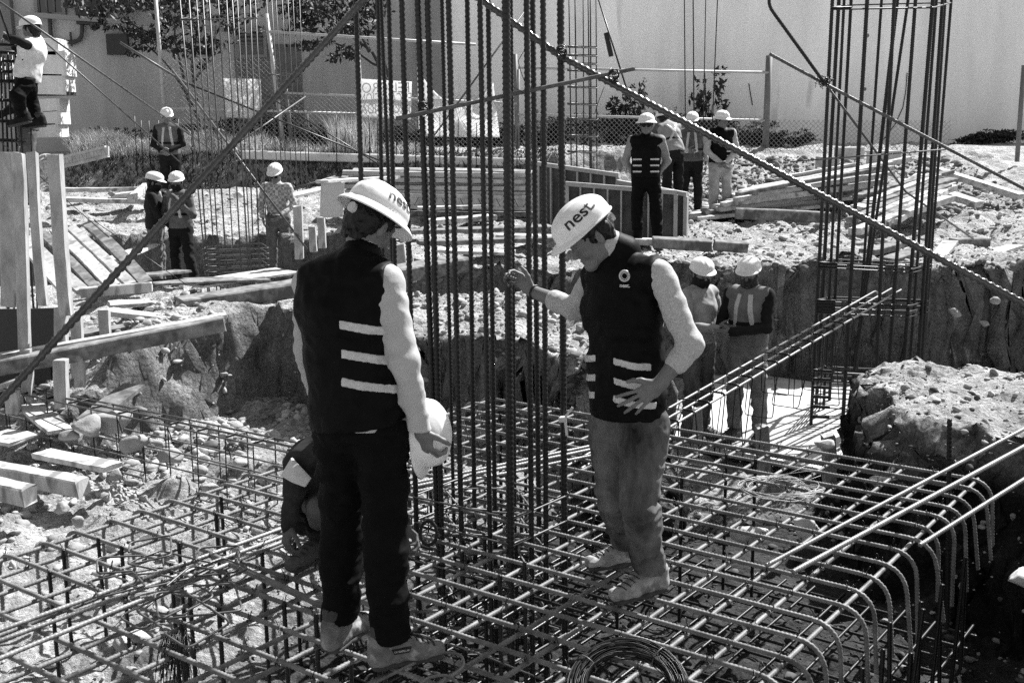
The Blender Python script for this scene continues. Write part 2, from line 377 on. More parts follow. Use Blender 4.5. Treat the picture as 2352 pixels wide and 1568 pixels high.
# chain link fence (posts, rails, one net per bay)
FENCE = mat('galvanised_pipe', .34, .5, .5, .15, 8); FENCED = mat('dull_fence_post', .13, .6, .4, .2, 8)
NET = mat('fence_wire', .22, .5, .5)
FY = 26.0
def netting(par, q00, q10, q01, step=.11, r=.0055):
    """diamond mesh between a lower left, lower right and upper left corner"""
    q00, q10, q01 = map(np.asarray, (q00, q10, q01)); a = q10-q00; c = q01-q00; W = np.linalg.norm(a); Hh = np.linalg.norm(c); a = a/W; c = c/Hh; b = MB()
    n = int((W+Hh)/step)
    for k in range(n):
        for sgn in (1, -1):
            s0 = k*step-Hh if sgn > 0 else k*step
            x0, y0, x1, y1 = s0, 0, s0+sgn*Hh, Hh
            if sgn > 0:
                if x0 < 0: y0 = -x0; x0 = 0
                if x1 > W: y1 = Hh-(x1-W); x1 = W
            else:
                if x0 > W: y0 = x0-W; x0 = W
                if x1 < 0: y1 = Hh+x1; x1 = 0
            if y1-y0 < .03: continue
            p, q = q00+a*x0+c*y0, q00+a*x1+c*y1; nrm = np.array([0, r, 0]); tt = (q-p)/np.linalg.norm(q-p); sd_ = np.cross(tt, [0, 1, 0])*r
            b.add([p+sd_, p-sd_*.5+nrm, p-sd_*.5-nrm, q+sd_, q-sd_*.5+nrm, q-sd_*.5-nrm], [(0, 1, 4, 3), (1, 2, 5, 4), (2, 0, 3, 5)])
    return b.build('chain_link_net', NET, par)
def fence(label, posts, rails, bays, pm, rm, y=FY):
    t = thing('chain_link_fence', label, 'fence', gy(*posts[0][0:2], y), 'runs of chain link fence below the walls')
    for u0, v0, u1, v1, r in posts: bar('post', [gy(u0, v0, y), gy(u1, v1, y)], r, pm, t, 0, n=8)
    for u0, v0, u1, v1, r in rails: bar('rail', [gy(u0, v0, y-.05), gy(u1, v1, y-.05)], r, rm, t, 0, n=7)
    for q in bays: netting(t, *[gy(a, b, y-.02) for a, b in q])
    return t
fence('pale pipe fence with chain link net behind the leftmost column cage', [(357, -5, 378, 262, .045), (611, 32, 655, 360, .05)], [(378, 248, 830, 262, .028), (368, 18, 374, 20, .02)],
      [((381, 345), (650, 350), (366, 130))], FENCE, FENCE)
fence('pipe fence in the middle carrying the white banners', [(655, 190, 672, 352, .045), (820, 95, 838, 352, .05), (1183, 125, 1189, 350, .05)],
      [(612, 73, 1093, 103, .032), (640, 213, 1187, 238, .026)], [((655, 352), (1186, 356), (640, 214))], FENCED, FENCE)
fence('chain link fence on the right ending at a leaning grey post', [(1190, 160, 1189, 352, .04), (1767, 128, 1757, 356, .075)],
      [(1189, 156, 1765, 167, .03), (1189, 263, 1757, 277, .028)], [((1188, 354), (1757, 360), (1189, 262)), ((1757, 360), (2180, 362), (1760, 275))], FENCED, FENCE)
bar('pole', [gy(2352, 150, 24), gy(2336, 372, 24)], .05, FENCED, None, 0); T(bpy.data.objects['pole'], 'thin leaning grey pole at the right edge before the pale wall', 'pole')

# banners
BAN = mat('white_banner_cloth', .8, .8, .1, .08, 5, .003, 20)
_n = BAN.node_tree; _t = _n.nodes.new('ShaderNodeBsdfTranslucent'); _t.inputs[0].default_value = (.85, .85, .85, 1); _m = _n.nodes.new('ShaderNodeMixShader'); _m.inputs[0].default_value = .6
_o = [q for q in _n.nodes if q.type == 'OUTPUT_MATERIAL'][0]; _n.links.new(_n.nodes['Principled BSDF'].outputs[0], _m.inputs[1]); _n.links.new(_t.outputs[0], _m.inputs[2]); _n.links.new(_m.outputs[0], _o.inputs[0])
def cloth(name, label, cat, quad, y, m, nx=16, nz=12, wave=.05, sag=0.0, seed=1, th=.004):
    q = [gy(u, v, y) for u, v in quad]; V = []
    for j in range(nz+1):
        for i in range(nx+1):
            s, t_ = i/nx, j/nz; p = q[0]*(1-s)*(1-t_)+q[1]*s*(1-t_)+q[2]*s*t_+q[3]*(1-s)*t_
            p = p+np.array([0, 0, -sag*4*s*(1-s)*(1-t_)]); V.append(p)
    V = np.array(V); V[:, 1] += wave*fbm(V*1.7+seed, 3, seed)
    n = len(V); W2 = V.copy(); W2[:, 1] += th; F_ = []
    for j in range(nz):
        for i in range(nx):
            a = j*(nx+1)+i; F_.append((a, a+nx+1, a+nx+2, a+1)); F_.append((n+a, n+a+1, n+a+nx+2, n+a+nx+1))
    rim = [i for i in range(nx+1)]+[(j+1)*(nx+1)-1 for j in range(1, nz+1)]+[nz*(nx+1)+i for i in range(nx-1, -1, -1)]+[j*(nx+1) for j in range(nz-1, 0, -1)]
    for k in range(len(rim)): a, b = rim[k], rim[(k+1) % len(rim)]; F_.append((a, b, n+b, n+a))
    o = mk(name, np.r_[V, W2], F_, m); T(o, label, cat); return o
cloth('banner', 'small plain white cloth banner on the fence left of the lettered one', 'banner', [(514, 180), (599, 182), (602, 274), (518, 270)], 25.9, BAN, seed=2)
lb = cloth('banner', 'white banner with faint mirrored lettering seen from its back', 'banner', [(825, 181), (946, 188), (944, 275), (828, 270)], 25.88, BAN, wave=.03, seed=5)
cloth('tarpaulin', 'sagging white tarpaulin with folds hung on the fence beside the lettered banner', 'tarpaulin', [(972, 178), (1133, 190), (1148, 316), (975, 314)], 25.88, BAN, 26, 16, .22, .55, seed=8)
def text_verts(body, size=1.0, bold=0.0, depth=0.0, sub=0):
    cu = bpy.data.curves.new('lettering', 'FONT'); cu.body = body; cu.size = size; cu.align_x = 'CENTER'; cu.align_y = 'CENTER'; cu.offset = bold; cu.resolution_u = 4
    ob = bpy.data.objects.new('lettering', cu); COL.objects.link(ob)
    me = bpy.data.meshes.new_from_object(ob.evaluated_get(bpy.context.evaluated_depsgraph_get()))
    import bmesh
    bm = bmesh.new(); bm.from_mesh(me); bmesh.ops.triangulate(bm, faces=bm.faces)
    for _ in range(sub): bmesh.ops.subdivide_edges(bm, edges=bm.edges, cuts=1, use_grid_fill=False)
    bmesh.ops.triangulate(bm, faces=bm.faces)
    V = np.array([v.co[:] for v in bm.verts]); F_ = [tuple(v.index for v in f.verts) for f in bm.faces]; bm.free()
    COL.objects.unlink(ob); bpy.data.objects.remove(ob); bpy.data.curves.remove(cu); bpy.data.meshes.remove(me)
    return V, F_
for k, (txt, v, wd) in enumerate([('PELIGRO', 203, .92), ('EXCAVACION', 227, 1.0), ('PROFUNDA', 251, .95)]):
    V, F_ = text_verts(txt, .32); c = gy(886, v, 25.80); sx_ = wd*1.15/(V[:, 0].max()-V[:, 0].min())
    P_ = np.stack([c[0]-V[:, 0]*sx_, np.full(len(V), 25.80), c[2]+V[:, 1]], 1)
    mk('lettering', P_, F_, mat('faint_lettering', .5, .8), lb, False)

# foliage
LEAF = mat('dark_leaf', .02, .6, .3, .5, 9); LEAF2 = mat('dusty_leaf', .04, .6, .3, .5, 9); BARK = mat('dark_bark', .05, .9, .1, .3, 8)
def leaves(name, cen, rad, n, size, m, par=None, seed=1, tone=0):
    r = np.random.RandomState(seed); cen = np.asarray(cen, float)
    cl = r.randn(max(3, n//28), 3)*.45; k = r.randint(0, len(cl), n)
    p = cen+(cl[k]+r.randn(n, 3)*.20)*np.asarray(rad)
    a = r.randn(n, 3); a /= np.linalg.norm(a, axis=1)[:, None]; b_ = np.cross(a, r.randn(n, 3)); b_ /= np.linalg.norm(b_, axis=1)[:, None]
    s = size*r.uniform(.5, 1.3, (n, 1))
    V = np.stack([p-a*s, p+b_*s*.4, p+a*s, p-b_*s*.4], 1).reshape(-1, 3); F_ = np.arange(4*n).reshape(n, 4)
    return mk(name, V, F_, m, par, False)
def crown(clumps, size, m, par, seed, dens=1.0):
    Vs = []; Fs = []; n0 = 0
    for q, (c, rad, n) in enumerate(clumps):
        r = np.random.RandomState(seed*100+q); n = int(n*dens); cl = r.randn(max(3, n//14), 3)*.55; k = r.randint(0, len(cl), n)
        p = np.asarray(c)+(cl[k]+r.randn(n, 3)*[.2, .2, .09])*np.asarray(rad)
        a = r.randn(n, 3)+[0, 0, -.6]; a /= np.linalg.norm(a, axis=1)[:, None]; b_ = np.cross(a, r.randn(n, 3)); b_ /= np.linalg.norm(b_, axis=1)[:, None]
        s = size*r.uniform(.5, 1.4, (n, 1))
        Vs.append(np.stack([p-a*s, p+b_*s*.35, p+a*s, p-b_*s*.35], 1).reshape(-1, 3)); Fs.append(np.arange(4*n).reshape(n, 4)+n0); n0 += 4*n
    return mk('crown', np.concatenate(Vs), np.concatenate(Fs), m, par, False)
def tree(label, y, trunk, limbs, clumps, seed, size=.085):
    base = gy(trunk[0][0], trunk[0][1], y); t = thing('tree', label, 'tree', base, 'young dark trees against the left building')
    b = MB(); rr = np.random.RandomState(seed)
    def br(pts, r0, r1):
        P_ = [gy(u, v, y+dy) for u, v, dy in pts]; P_, _ = resample(P_, .3); P_ = P_+.02*rr.randn(*P_.shape)
        V, F_ = tube(P_, np.linspace(r0, r1, len(P_)), 6); b.add(V, F_)
    br(trunk, .07, .045)
    for l in limbs: br(l, .04, .012)
    b.build('trunk', BARK, t, True)
    cl = [(gy(u, v, y+rr.uniform(-.6, .5)), (rx, rx, rz), n) for u, v, rx, rz, n in clumps]
    crown(cl, size, LEAF, t, seed, .62)
tree('dark thin tree with a forked trunk in front of the left building', 27.2, [(470, 335, 0), (462, 280, .1), (425, 210, 0)],
     [[(425, 210, 0), (395, 165, .2), (340, 100, .4), (300, 85, .3)], [(425, 210, 0), (415, 150, -.3), (400, 60, -.5), (380, 0, -.4)], [(455, 240, 0), (440, 160, .2), (450, 80, .5), (470, 10, .3)],
      [(440, 200, 0), (480, 140, -.4), (500, 60, -.2)], [(340, 100, .4), (310, 60, .2), (270, 20, 0)]],
     [(330, 100, .45, .3, 260), (300, 75, .4, .2, 160), (390, 85, .6, .35, 420), (440, 110, .6, .3, 360), (330, 20, .7, .3, 420), (430, 25, .9, .4, 700), (500, 60, .6, .5, 420), (290, 0, .6, .3, 300),
      (470, 130, .4, .25, 160), (380, 0, .6, .3, 300), (540, 20, .5, .4, 260), (215, 10, .7, .25, 400), (230, 45, .25, .3, 120)], 11)
tree('dark leafy tree behind the left end of the central column bars', 27.6, [(905, 210, 0), (880, 160, .1), (850, 120, 0)],
     [[(880, 160, 0), (820, 120, .3), (740, 80, .4), (690, 60, .4)], [(850, 120, 0), (820, 60, -.3), (800, 0, -.3)], [(850, 120, 0), (760, 40, .1), (700, 10, .3)], [(890, 180, 0), (870, 90, .3), (880, 30, .3)]],
     [(730, 20, .9, .4, 760), (690, 45, .6, .35, 420), (790, 30, .7, .45, 560), (740, 85, .6, .25, 300), (700, 105, .3, .15, 120), (820, 90, .45, .3, 240), (860, 20, .5, .4, 300), (790, 120, .4, .2, 160), (660, 10, .5, .3, 260)], 12)
def shrub(name, label, u, v, y, w_, h_, n, size, m, seed, cat='shrub', group=None):
    c = gy(u, v, y); z0 = gh(c[0], y)
    t = thing(name, label, cat, (c[0], y, z0), group); rr = np.random.RandomState(seed); b = MB()
    for k in range(5):
        q = np.array([c[0]+rr.uniform(-w_, w_)*.7, y+rr.uniform(-.2, .2), z0+h_*rr.uniform(.5, 1)])
        V, F_ = tube([(c[0]+rr.uniform(-.15, .15), y, z0-.05), (q+[c[0], y, z0])/2+[0, 0, .1], q], np.array([.02, .015, .006]), 5); b.add(V, F_)
    b.build('stem', BARK, t, True)
    crown([((c[0]+rr.uniform(-w_, w_), y+rr.uniform(-.25, .25), z0+h_*rr.uniform(.2, .85)), (w_*.45, .25, h_*.35), n//8) for _ in range(8)], size, m, t, seed)
shrub('sapling', 'small drooping leafy sapling against the pale wall above the rear men', 1628, 240, 28.9, .36, 2.0, 900, .085, LEAF2, 31, 'sapling')
shrub('shrub', 'dark round shrub behind the fence left of the man in sunglasses', 1440, 262, 28.2, .42, 1.3, 1400, .06, LEAF, 32)
for k, (u, w_, h_, lab) in enumerate([(715, .8, .8, 'low dark hedge behind the fence under the small white banner'), (930, .8, .55, 'low dark hedge under the lettered banner'), (1060, .9, .55, 'low dark hedge under the white tarpaulin'),
        (1200, .8, .6, 'low dark hedge right of the white tarpaulin'), (1340, .9, .9, 'dark bushy hedge behind the rear rod cage'), (1500, .9, .95, 'dark bushy hedge behind the surveyor'),
        (1680, .8, .7, 'dark hedge at the wall foot right of the rear men'), (1790, .6, .5, 'dark hedge beyond the leaning fence post'), (2290, .8, .35, 'low dark hedge at the far right wall foot'), (590, .8, .8, 'low dark hedge behind the leftmost column cage')]):
    shrub('hedge', lab, u, 330, 28.3, w_, h_*.85, 4200, .045, LEAF, 40+k, 'hedge', 'hedges along the foot of the wall')
for k, (u, v, h_) in enumerate([(240, 300, .55), (350, 305, .5), (480, 290, .7)]):
    shrub('weed_bush', ['dark weeds at the left wall foot beside the stacked bags', 'dark weeds behind the middle of the dry grass', 'dark weeds below the forked tree'][k], u, v, 28.0, .8, h_, 900, .07, LEAF, 60+k, 'weeds', 'dark weeds along the left wall')
def grass(name, label, n, xr, yr, h0, h1, m, seed, lean=.35):
    r = np.random.RandomState(seed); x = r.uniform(*xr, n); y = r.uniform(*yr, n)
    z = np.array([gh(a, b) for a, b in zip(x, y)])-.03; h = r.uniform(h0, h1, n)*(.6+.6*np.clip(.5+.5*vnoise(np.stack([x*1.2, y, y*0], -1), 3), 0, 1))
    dx, dy = r.randn(n)*lean*h, r.randn(n)*lean*h; wv = .010
    a = r.uniform(0, 3.14, n); ux, uy = np.cos(a)*wv, np.sin(a)*wv
    p0 = np.stack([x-ux, y-uy, z], -1); p1 = np.stack([x+ux, y+uy, z], -1)
    p2 = np.stack([x+dx*.4+ux*.7, y+dy*.4+uy*.7, z+h*.6], -1); p3 = np.stack([x+dx*.4-ux*.7, y+dy*.4-uy*.7, z+h*.6], -1); p4 = np.stack([x+dx, y+dy, z+h], -1)
    V = np.stack([p0, p1, p2, p3, p4], 1).reshape(-1, 3); base = np.arange(n)[:, None]*5
    F_ = [tuple(q) for q in (base+np.array([0, 1, 2, 3])).tolist()]+[tuple(q) for q in (base+np.array([3, 2, 4])).tolist()]
    o = mk(name, V, F_, m, None, False); T(o, label, 'grass', None, 'stuff')
STRAW = mat('dry_straw', .55, .8, .2, .3, 3)
grass('dry_grass', 'tall pale dry grass growing along the top of the left bank', 9000, (-9.5, -5.4), (24.75, 26.6), .22, .62, STRAW, 3, .45)
grass('dry_grass', 'sparse pale dry grass on the bank by the fence', 1600, (-5.4, -2), (24.9, 26.4), .15, .4, STRAW, 4)
grass('pampas_grass', 'pale feathery grass clump below the lettered banner', 900, (-3.9, -2.95), (24.8, 25.6), .5, 1.05, STRAW, 5, .22)
grass('bank_weeds', 'dark low weeds covering the face of the bank', 7000, (-9.5, 1.2), (23.9, 24.9), .05, .22, LEAF, 6, .6)
# kerb along the top of the bank
k0, k1 = gy(560, 347, 24.6), gy(1240, 368, 24.6)
kb = MB().beam(k0+[0, 0, -.08], k1+[0, 0, -.06], .3, .18, bev=.02).build('kerb', mat('pale_concrete', .5, .9, .1, .2, 3, .004, 20)); kb['kind'] = 'structure'
# pale bags and blocks stacked by the left wall
BAG = mat('pale_sack', .6, .8, .1, .12, 4, .01, 9)
y0 = 26.6
for k, (u, v, w_, h_) in enumerate([(115, 300, 62, 30), (118, 272, 64, 30), (118, 243, 60, 28), (122, 195, 78, 44), (120, 148, 84, 52), (112, 110, 66, 34)]):
    c = gy(u, v, y0); s = y0/FPX; b = MB()
    b.box(c, ((1, 0, rnd.uniform(-.05, .05)), (0, 1, 0), (0, 0, 1)), (w_*s/2, .35, h_*s/2), .05)
    b.box(c+[rnd.uniform(-.04, .04), 0, h_*s*.5-.02], ((1, 0, 0), (0, 1, 0), (0, 0, 1)), (w_*s*.42, .3, .035), .02)
    o = b.build('stacked_block', BAG); T(o, ['lowest pale block of the stack by the left wall', 'second lowest pale block of the stack by the left wall', 'third pale block of the stack, under the dark gap', 'pale squared block just above the dark gap in the stack',
        'large pale sack second from the top of the stack', 'topmost rounded pale sack beside the climbing worker'][k], 'block', 'blocks and sacks stacked by the left wall')
c = gy(120, 212, y0)
o = MB().box(c+[0, .02, -.04], ((1, 0, 0), (0, 1, 0), (0, 0, 1)), (.5, .3, .035)).build('pallet', mat('dark_pallet', .06)); T(o, 'dark pallet board in the gap of the pale stack', 'pallet')
# ================================================================ STEEL
# ---- the big footing mat
t = thing('rebar_mat', 'broad tied mat of ribbed bars with hooked ends under the two men in front', 'rebar mat', g(-4, 6, -.02))
for j in range(-3, 21):
    jj = j+rnd.uniform(-.05, .05); L_ = -14.45+rnd.uniform(-.12, .12); R_ = 4.62+rnd.uniform(-.1, .12); dz = rnd.uniform(-.003, .004)
    lr, ll = rnd.uniform(.38, .52), rnd.uniform(.35, .5)
    pts = [g(L_-.05, jj, dz-ll), g(L_, jj, dz), g(-8, jj+rnd.uniform(-.06, .06), dz), g(-2, jj+rnd.uniform(-.06, .06), dz+.004), g(R_, jj, dz), g(R_+.15+rnd.uniform(-.1, .2), jj+rnd.uniform(-.15, .15), dz-lr)]
    bar('bent_bar', fillet(pts, .13), .0105, STEEL, t, .17, .019, 8)
bar('straight_bar', [g(-14, -2.5, -.045), g(4.2, -2.55, -.045)], .0105, STEEL, t, .17, .019, 8)
for i in range(-14, 5):
    ii = i+rnd.uniform(-.05, .05)+(.15 if i == 4 else 0)
    bar('cross_bar', [g(ii, -3.35, -.020), g(ii+rnd.uniform(-.08, .08), 6, -.020), g(ii+rnd.uniform(-.1, .1), 24, -.020)], .0105, STEEL, t, .17, .019, 8)
ups = []
for i in range(-13, 5):
    for j in range(-2, 18):
        if rnd.random() < .16 and len(ups) < 46: ups.append((i, j))
for (i, j) in ups:
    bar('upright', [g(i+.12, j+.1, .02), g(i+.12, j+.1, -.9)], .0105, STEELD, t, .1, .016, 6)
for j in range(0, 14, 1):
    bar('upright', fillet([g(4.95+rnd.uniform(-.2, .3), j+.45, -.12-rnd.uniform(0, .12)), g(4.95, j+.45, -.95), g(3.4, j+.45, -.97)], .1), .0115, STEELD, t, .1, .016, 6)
def tie(p, s):
    r_ = random.Random(s); P_ = []
    for k in range(9):
        a = k/8*2*math.pi*1.15; P_.append(p+np.array([math.cos(a)*.016, math.sin(a)*.010, .012+.014*math.sin(a*2+1)-.02*(k % 2)]))
    e = np.array([r_.uniform(-.03, .03), r_.uniform(-.03, .03), r_.uniform(.02, .05)]); P_ += [p+e*.6, p+e, p+e+[.006, .004, .006], p+e*.9+[.01, 0, 0], p+e*.7]
    return tube(P_, .0019, 4)
tt = []
for i in range(-14, 5):
    for j in range(-3, 18):
        p = g(i, j); u, v = pj(p)
        if -20 < u < 2380 and 0 < v < 1600 and rnd.random() < .8: tt.append((p[1], p))
tt.sort(key=lambda q: q[0])
V, F_ = tie(np.zeros(3), 5); tb = mk('tie_wire', V, F_, WIRE, t, True); base = rootloc(t)
tb.data.transform(Matrix.Translation(Vector(base.tolist()))); tb.location = tuple(tt[0][1]-base)
for k, (_, p) in enumerate(tt[1:100]):
    c_ = tb.copy(); COL.objects.link(c_); c_.location = tuple(p-base); c_.rotation_euler = (0, 0, rnd.uniform(0, 6.28))
b = MB()
for k, (_, p) in enumerate(tt[100:]): V, F_ = tie(p, k); b.add(V, F_)
T(b.build('tie_wires', WIRE, t, True), kind='stuff')
# lower mat
t = thing('rebar_mat', 'lower mat of bars at the bottom of the footing, under the upper mat', 'rebar mat', g(-4, 6, -.98))
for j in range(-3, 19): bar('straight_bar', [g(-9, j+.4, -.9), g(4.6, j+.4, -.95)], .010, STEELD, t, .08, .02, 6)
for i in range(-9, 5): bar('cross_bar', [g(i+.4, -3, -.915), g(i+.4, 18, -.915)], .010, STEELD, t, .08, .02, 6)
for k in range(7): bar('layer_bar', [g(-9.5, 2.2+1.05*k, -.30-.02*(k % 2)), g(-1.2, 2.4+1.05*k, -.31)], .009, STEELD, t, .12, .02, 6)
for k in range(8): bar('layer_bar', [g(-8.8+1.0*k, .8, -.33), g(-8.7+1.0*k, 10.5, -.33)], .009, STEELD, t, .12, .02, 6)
bar('straight_bar', [g(-3, 12, -.3), g(4.7, 12.2, -.36)], .004, STEELT, t, 0)
# ---- central column
COLM = [  # u,v on two heights, depth, radius, bottom
 (817, 0, 829, 407, 5.75, .0115), (868, 0, 876, 403, 6.3, .0105), (875, 0, 892, 403, 6.15, .009), (893, 0, 902, 403, 6.0, .011), (922.5, 0, 952, 1050, 5.75, .0125), (959, 0, 999, 1050, 5.68, .0135),
 (982, 0, 1010, 1050, 5.66, .0135), (1015, 0, 1039, 1050, 6.2, .0095), (1030, 0, 1056, 1050, 5.6, .0125), (1073, 0, 1088, 1050, 6.05, .0115), (1102, 0, 1122, 1050, 5.48, .0115), (1121, 0, 1135, 1050, 6.0, .0115),
 (1162, 0, 1171, 1050, 5.38, .0175), (1174, 0, 1182, 1050, 5.98, .008), (1209, 0, 1219, 1050, 5.5, .0125), (1223, 0, 1236, 1050, 5.95, .0125), (1247, 0, 1253, 1050, 5.62, .0125), (1287, 0, 1295, 1050, 5.74, .0155)]
t = thing('column_cage', 'tall central cage of thick ribbed vertical bars between the two men in front', 'column cage', g(-5, 8.5, -.9))
def line_to(p, q, z): return p+(q-p)*((z-p[2])/(q[2]-p[2]))
CB = []
for k, (u0, v0, u1, v1, y, r) in enumerate(COLM):
    a, b_ = gy(u0, v0, y), gy(u1, v1, y); lo, hi = line_to(a, b_, -.93), line_to(a, b_, 3.7); CB.append((a, b_))
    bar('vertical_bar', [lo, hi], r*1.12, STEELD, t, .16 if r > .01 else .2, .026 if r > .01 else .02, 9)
def hoop(name, corners, r, m, par, R=.03, over=.08):
    c = [np.asarray(q, float) for q in corners]
    pts = [c[0]+(c[-1]-c[0])*.35/np.linalg.norm(c[-1]-c[0])*over*2]+c+[c[0]+[0, 0, r*2], c[0]+(c[1]-c[0])/np.linalg.norm(c[1]-c[0])*over*2+[0, 0, r*2]]
    return bar(name, fillet(pts, R, 3), r, m, par, 0, n=6)
def cbx(k, z): a, b_ = CB[k]; return line_to(a, b_, z)
for z in (.16, .02, -.2, -.4, -.62, -.82):
    o = .018
    N_, R_, L_ = cbx(12, z), cbx(17, z), cbx(4, z); Fr = L_+R_-N_
    hoop('stirrup', [N_+[0, -.02, 0], R_+[.02, 0, 0], Fr+[0, .02, 0], L_+[-.02, 0, 0]], .0055, STEELT if z > 0 else STEEL, t)
    hoop('stirrup', [cbx(8, z)+[0, -.02, -.02], cbx(14, z)+[.02, 0, -.02], Fr*.5+R_*.5+[0, 0, -.02], L_*.5+Fr*.5+[0, 0, -.02]], .005, STEEL, t)
for k in range(6):
    z = -.05-.11*k; s = .12+.03*(k % 3)
    bar('bent_bar', fillet([cbx(10, z)+[-.9, .25, 0], cbx(14, z)+[.05, .1+s, 0], cbx(14, z-.3)+[.10, .05+s, 0]], .1), .009, STEEL, t)
o = bar('diagonal_bar', [gy(910, 273, 5.55), gy(1458, 158, 5.62)], .0105, mat('rusty_bar', .09, .8, .2, .4, 20), None, .05, .03); T(o, 'short rough bar tied level across the central column bars with free ends', 'steel bar')
RIBB = mat('brace_bar_steel', .035, .28, .6, .4, 12)
o = bar('diagonal_bar', [gy(-30, 955, 4.5), gy(862, -30, 5.72)], .0158, mat('left_brace_steel', .05, .3, .6, .4, 12), None, .24, .036, 12); T(o, 'thick ribbed bar slanting from the lower left edge up to the central column', 'steel bar')
o = bar('diagonal_bar', [gy(1062, -30, 5.85), gy(1288, 130, 5.72), gy(2380, 712, 4.95)], .016, RIBB, None, .24, .034, 12); T(o, 'thick ribbed bar slanting from the central column down to the right edge', 'steel bar')
for k, (p, lab) in enumerate([((972, 250, 5.6), 'dark knot of wire tying the short level bar to a column bar'), ((1290, 118, 5.6), 'dark wire knot where the right diagonal bar meets the last column bar'), ((1410, 172, 5.55), 'dark wire knot on the right diagonal bar over the free bar end')]):
    b = MB(); c = gy(*p)
    for q in range(9):
        a = rnd.uniform(0, 6.28); P_ = [c+np.array([math.cos(a+s)*.024, math.sin(s*1.3+q)*.02, math.sin(a+s)*.022+.004*q-.02]) for s in np.linspace(0, 5, 9)]; b.tube(P_, .0026, 4)
    T(b.build('wire_knot', WIRE, None, True), lab, 'wire knot')
tape = MB()
tape.tube([gy(1283, 963, 5.7), gy(1300, 962, 5.7)], .018, 8)
tape.beam(gy(1298, 960, 5.70), gy(1302, 1000, 5.68), .014, .002, (0, 1, 0), 0); tape.beam(gy(1298, 958, 5.70), gy(1315, 935, 5.69), .012, .002, (0, 1, 0), 0)
T(tape.build('cloth_tie', mat('pale_ribbon', .6)), 'pale ribbon tied round the rightmost bar of the central column', 'ribbon')
for k, (P_, lab) in enumerate([([(1208, 110), (1190, 140), (1196, 165), (1206, 190)], 'thin loose wire curling beside the column bars at the top'), ([(1388, 200), (1372, 240), (1366, 262)], 'thin wire end hanging under the right diagonal bar'),
        ([(1176, 200), (1195, 208), (1212, 222)], 'thin wire strand crossing two column bars high up'), ([(1188, 350), (1192, 368), (1212, 382)], 'thin wire strand below the level bar in the column')]):
    o = bar('loose_wire', resample([gy(u, v, 5.5) for u, v in P_], .03)[0], .0016, WIRE, None, 0, n=4); T(o, lab, 'wire')
# ---- long beam cage on the left
p0 = gz(0, 897, -.02); p1 = gz(690, 1047, -.02); dr_ = (p1-p0)/np.linalg.norm(p1-p0); pw = np.array([-dr_[1], dr_[0], 0])*.2; A0, A1 = p0-dr_*1.2, p1+dr_*1.9; H_ = .5
t = thing('beam_cage', 'long low beam cage running from the left edge behind the man seen from behind', 'beam cage', A0+[0, 0, -H_])
for off, z in ((0, 0), (.5, .004), (1, 0), (0, -H_), (.5, -H_), (1, -H_), (0, -H_*.37), (1, -H_*.37), (0, -H_*.62), (1, -H_*.6)):
    e0, e1 = rnd.uniform(-.02, .02), rnd.uniform(-.02, .02)
    bar('long_bar', [A0+pw*off+[0, 0, z+e0*.5], (A0+A1)/2+pw*off+[0, 0, z+.01], A1+pw*off+[0, 0, z+e1*.5]], .0075 if off != .5 else .0095, STEELT if z > -.1 else STEEL, t, .06, .018, 6)
L_ = np.linalg.norm(A1-A0)
for k in range(int(L_/.3)+1):
    a = A0+dr_*(.3*k+.05+rnd.uniform(-.015, .015)); lean = dr_*rnd.uniform(-.02, .02); q = np.array([0, 0, .012])
    hoop('stirrup', [a+q, a+pw+q, a+pw-[0, 0, H_+.01]+lean, a-[0, 0, H_+.01]+lean], .0048, STEELD, t, .025, .05)
    if k % 2: bar('hook', [a+q, a+dr_*.05-[0, 0, .13]], .0045, STEELD, t, 0, n=5)
# ---- tilted beam cage on the right
b0 = gz(1548, 975, .05); b1 = gy(2045, 680, 11.0); dr_ = (b1-b0)/np.linalg.norm(b1-b0); B0 = b0-dr_*1.0; B1 = b1+dr_*.15; pw = -np.r_[GA, 0]*.21
t = thing('beam_cage', 'narrow beam cage sloping up to the right column cage with open hoops hanging below it', 'beam cage', B0)
for off in (0, .5, 1):
    bar('long_bar', fillet([B0+pw*off, B1+pw*off+dr_*rnd.uniform(0, .2), B1+pw*off+dr_*.22+[0, 0, -.12]] if off == 1 else [B0+pw*off, B1+pw*off+dr_*rnd.uniform(0, .25)], .06), .0095, mat('bright_bar_steel', .2, .42, .4, .4, 14), t, .05, .02, 7)
for k in range(19):
    a = B0+dr_*(.1+.235*k); s = 1.0 if k < 4 else 1+.35*math.sin(k*.9); dn = np.array([0, 0, -.52])+dr_*(.12*math.sin(k*1.7)-.06)+pw*.25*math.sin(k*2.3); q = np.array([0, 0, .013])
    hoop('stirrup', [a-pw*.08+q, a+pw*1.08+q, a+pw*1.08+dn*s, a-pw*.08+dn*s], .0045, STEELD, t, .03, .05)
